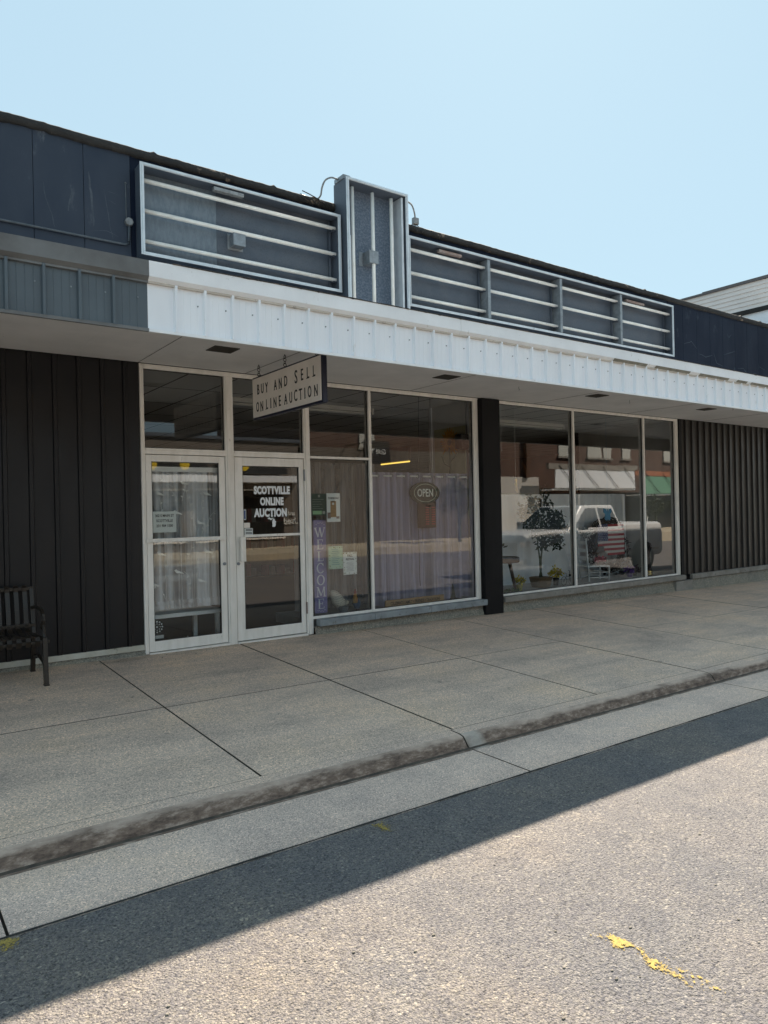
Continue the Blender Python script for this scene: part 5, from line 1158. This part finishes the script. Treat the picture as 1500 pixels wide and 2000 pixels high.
def awning(x0, x1, z0, z1, mt, mt2, lab):
    t = thing('awning', ((x0+x1)/2, FY+.5, z0), lab, 'awning', 'awnings across the street')
    mb = MB(); x = x0
    while x < x1-.05: mb.box(x, x+.085, FY+1.15, FY+1.22, z0, z1-.35); mb.box(x+.085, x+.12, FY+1.17, FY+1.22, z0, z1-.35); x += .12
    mb.build('panel', mt, t); mb = MB(); mb.box(x0-.7, x1+.3, FY+1.05, FY+1.25, z1-.348, z1); mb.build('beam', mt2, t)
    mb = MB(); mb.box(x0-.2, x1+.1, FY+.10, FY+1.14, z0-.12, z0-.02); mb.build('soffit', m_white, t)
    mb = MB()
    for x in [x0+.3+k*2.2 for k in range(int((x1-x0)/2.2)+1)]: mb.tube([(x, FY+1.28, z1-.1), (x+1.7, FY+1.28, z0+.05)], .02, 5)
    mb.build('strut', m_blackm, t)
awning(34.9, 43.2, 2.72, 4.25, m_white, m_sill2, 'white ribbed awning reflected in ficus window')
awning(43.9, 54.0, 2.35, 3.95, M('green_awning', (.16, .36, .25), .6), M('rusty_beam', (.38, .14, .07), .8), 'green awning under rusty beam across the street')
gs = thing('black_shop_sign', (20.7, FY+2.0, 3.9), "black projecting shop sign reading Gold 'N reflected above the grey curtain", 'sign')
mb = MB(); mb.box(20.0, 21.5, FY+1.9, FY+2.05, 3.85, 5.0); mb.tube([(20.2, FY+.02, 4.9), (20.2, FY+1.9, 4.9)], .03, 6); mb.tube([(21.3, FY+.02, 4.9), (21.3, FY+1.9, 4.9)], .03, 6); mb.build('board', m_ink, gs)
t = text_mb("Gold 'N", .36, (20.75, FY+2.056, 4.35), (-1, 0, 0), UZ, .9, .004, .01); t.build('lettering', m_paper, gs)
ul = MB(); t = text_mb('and', .30, (16.9, FY+.075, 1.40), (-1, 0, 0), UZ, .9, .004, .01); t2 = text_mb('Used', .46, (16.9, FY+.075, .98), (-1, 0, 0), UZ, .9, .004, .01)
t.add(t2.v, t2.f); t.build('lettering', m_paper, ob)
def tree(x, y, h, r, lab, n=900, lm=None):
    t = thing('street_tree', (x, y, -.13), lab, 'tree', 'street trees across the road')
    mb = MB(); mb.tube([(x, y, -.13), (x+.05, y, h*.22), (x, y, h*.42), (x+.1, y, h*.7)], [.10, .08, .07, .03], 8)
    for k in range(7):
        a = k*.9; mb.tube([(x, y, h*(.25+.04*k)), (x+r*.4*math.cos(a), y+r*.4*math.sin(a), h*(.42+.05*k)), (x+r*.8*math.cos(a), y+r*.8*math.sin(a), h*(.5+.055*k))], [.035, .025, .01], 5)
    mb.build('trunk', m_stem, t)
    P = []
    cs = [(random.gauss(0, r*.45), random.gauss(0, r*.45), h*.62+random.gauss(0, h*.14), r*random.uniform(.28, .45)) for _ in range(12)]
    for i in range(n):
        cx_, cy_, cz_, rr = random.choice(cs); v = Vector((random.gauss(0, 1), random.gauss(0, 1), random.gauss(0, 1))).normalized()*rr*random.random()**.4; P.append((x+cx_+v.x, y+cy_+v.y, cz_+v.z))
    mb = MB(); mb.leaves(P, .17, .6); mb.build('crown', lm or M('tree_leaf', (.045, .075, .03), .6, c2=(.08, .11, .045), vs=3), t); return t
random.seed(61); tree(24.3, -19.2, 3.6, 1.5, 'small street tree reflected behind the OPEN sign'); tree(6.5, -19.3, 4.2, 1.4, 'small street tree across the road from the doors'); tree(45.5, -22.0, 2.6, 1.3, 'low dark bush before the green awned shop')

# ================================================================ PARKED PICKUP (seen in the glass)
tk = thing('pickup_truck', (16.6, -5.75, rz(16.6)), 'white crew cab pickup parked at kerb, seen reflected in display window', 'pickup truck', rotz=math.pi, local=True)
m_car = M('white_car_paint', (.74, .75, .76), .22, c2=(.72, .73, .74), vs=2); m_tyre = M('tyre_rubber', (.015, .015, .015), .8); m_chrome = M('chrome', (.7, .7, .7), .15, 1.)
def ringT(x, hw, z0, z1, r=.12):
    return [(x, -hw+.06, z0), (x, -hw, z0+r), (x, -hw, z0+(z1-z0)*.62), (x, -hw+.05, z1-.05), (x, -hw+.16, z1), (x, hw-.16, z1), (x, hw-.05, z1-.05), (x, hw, z0+(z1-z0)*.62), (x, hw, z0+r), (x, hw-.06, z0)]
mb = MB(); mb.loft([ringT(2.98, .72, .50, 1.08), ringT(2.92, .93, .42, 1.20), ringT(2.7, .98, .40, 1.26), ringT(1.9, 1.0, .40, 1.29), ringT(1.25, 1.0, .40, 1.30), ringT(1.0, 1.0, .40, 1.30), ringT(-1.0, 1.0, .40, 1.30), ringT(-1.05, 1.0, .40, 1.42), ringT(-2.85, 1.0, .42, 1.42), ringT(-2.92, .97, .5, 1.40)])
mb.build('body', m_car, tk, smooth=False, bevel=.03)
def cab(x0, x1, x2, x3, z0, z1, w0, w1, mt, name, e=0):
    mb = MB(); mb.add([(x0, -w0, z0), (x0, w0, z0), (x3, w0, z0), (x3, -w0, z0), (x1, -w1, z1), (x1, w1, z1), (x2, w1, z1), (x2, -w1, z1)], [(0, 1, 5, 4), (1, 2, 6, 5), (2, 3, 7, 6), (3, 0, 4, 7), (4, 5, 6, 7)]); return mb.build(name, mt, tk, bevel=.03)
cab(1.35, .55, -.80, -1.05, 1.27, 1.94, .93, .74, m_car, 'cab')
for s in (-1, 1):
    for x in (1.02, -.06, -1.02):
        mb = MB(); mb.box(x-.006, x+.006, s*1.001-.004, s*1.001+.004, .50, 1.20); mb.build('door_seam', m_blackm, tk)
    mb = MB(); mb.box(-2.7, 2.6, s*1.004-.012, s*1.004+.012, .60, .66); mb.build('side_trim', m_chrome, tk)
    mb = MB()
    def sidept(x, z): f = (z-1.27)/(1.94-1.27); return (x, s*(.93-.19*f+.006), z)
    for P in ([(1.05, 1.33), (.42, 1.85), (-.02, 1.86), (-.02, 1.33)], [(-.10, 1.33), (-.10, 1.86), (-.72, 1.84), (-.90, 1.45), (-.84, 1.33)]): mb.quad(*[sidept(*p) for p in P])
    mb.build('side_window', m_dkg, tk)
    mb = MB(); mb.box(-.18, .02, s*1.003-.02, s*1.003+.02, 1.08, 1.115); mb.box(-.95, -.75, s*1.003-.02, s*1.003+.02, 1.08, 1.115); mb.build('door_handle', m_chrome, tk)
    mb = MB(); mb.box(.85, 1.05, s*1.12-.10, s*1.12+.10, 1.28, 1.50); mb.build('mirror', m_blackm, tk, bevel=.03)
    mb = MB(); mb.box(2.80, 2.97, s*.80-.14, s*.80+.14, .88, 1.05); mb.build('headlight', m_chrome, tk, bevel=.03)
    for x in (1.95, -1.85):
        mb = MB(); mb.lathe((x, s*1.006 if s < 0 else .99, .48), [(.47, 0), (.47, .016)], 26, 'y'); mb.build('wheel_arch', m_tyre, tk)
        mb = MB(); mb.lathe((x, s*1.02-.13, .39), [(.36, 0), (.39, .04), (.39, .22), (.36, .26)], 26, 'y'); wl = mb.build('wheel', m_tyre, tk, smooth=False); mb = MB(); mb.lathe((x, s*1.02-.14 if s < 0 else s*1.02+.125, .39), [(.23, 0), (.23, .015)], 18, 'y'); mb.build('rim', m_chrome, wl)
mb = MB(); mb.quad((1.33, -.84, 1.33), (1.33, .84, 1.33), (.60, .70, 1.885), (.60, -.70, 1.885)); 
n_ = Vector((.67, 0, .74))*.02; mb.v = [tuple(Vector(v)+n_) for v in mb.v]; mb.build('windscreen', m_dkg, tk)
mb = MB(); mb.box(2.965, 3.0, -.62, .62, .62, 1.0); mb.build('grille', m_blackm, tk); mb = MB(); mb.box(2.93, 3.05, -.92, .92, .42, .60); mb.build('bumper', m_chrome, tk, bevel=.02); mb = MB(); mb.box(-3.02, -2.93, -.9, .9, .5, .66); mb.build('bumper', m_chrome, tk, bevel=.02)

for o in bpy.data.objects:
    if o.type == 'MESH' and o.get('label') is None and o.parent is None and 'kind' not in o: print('UNTAGGED', o.name)
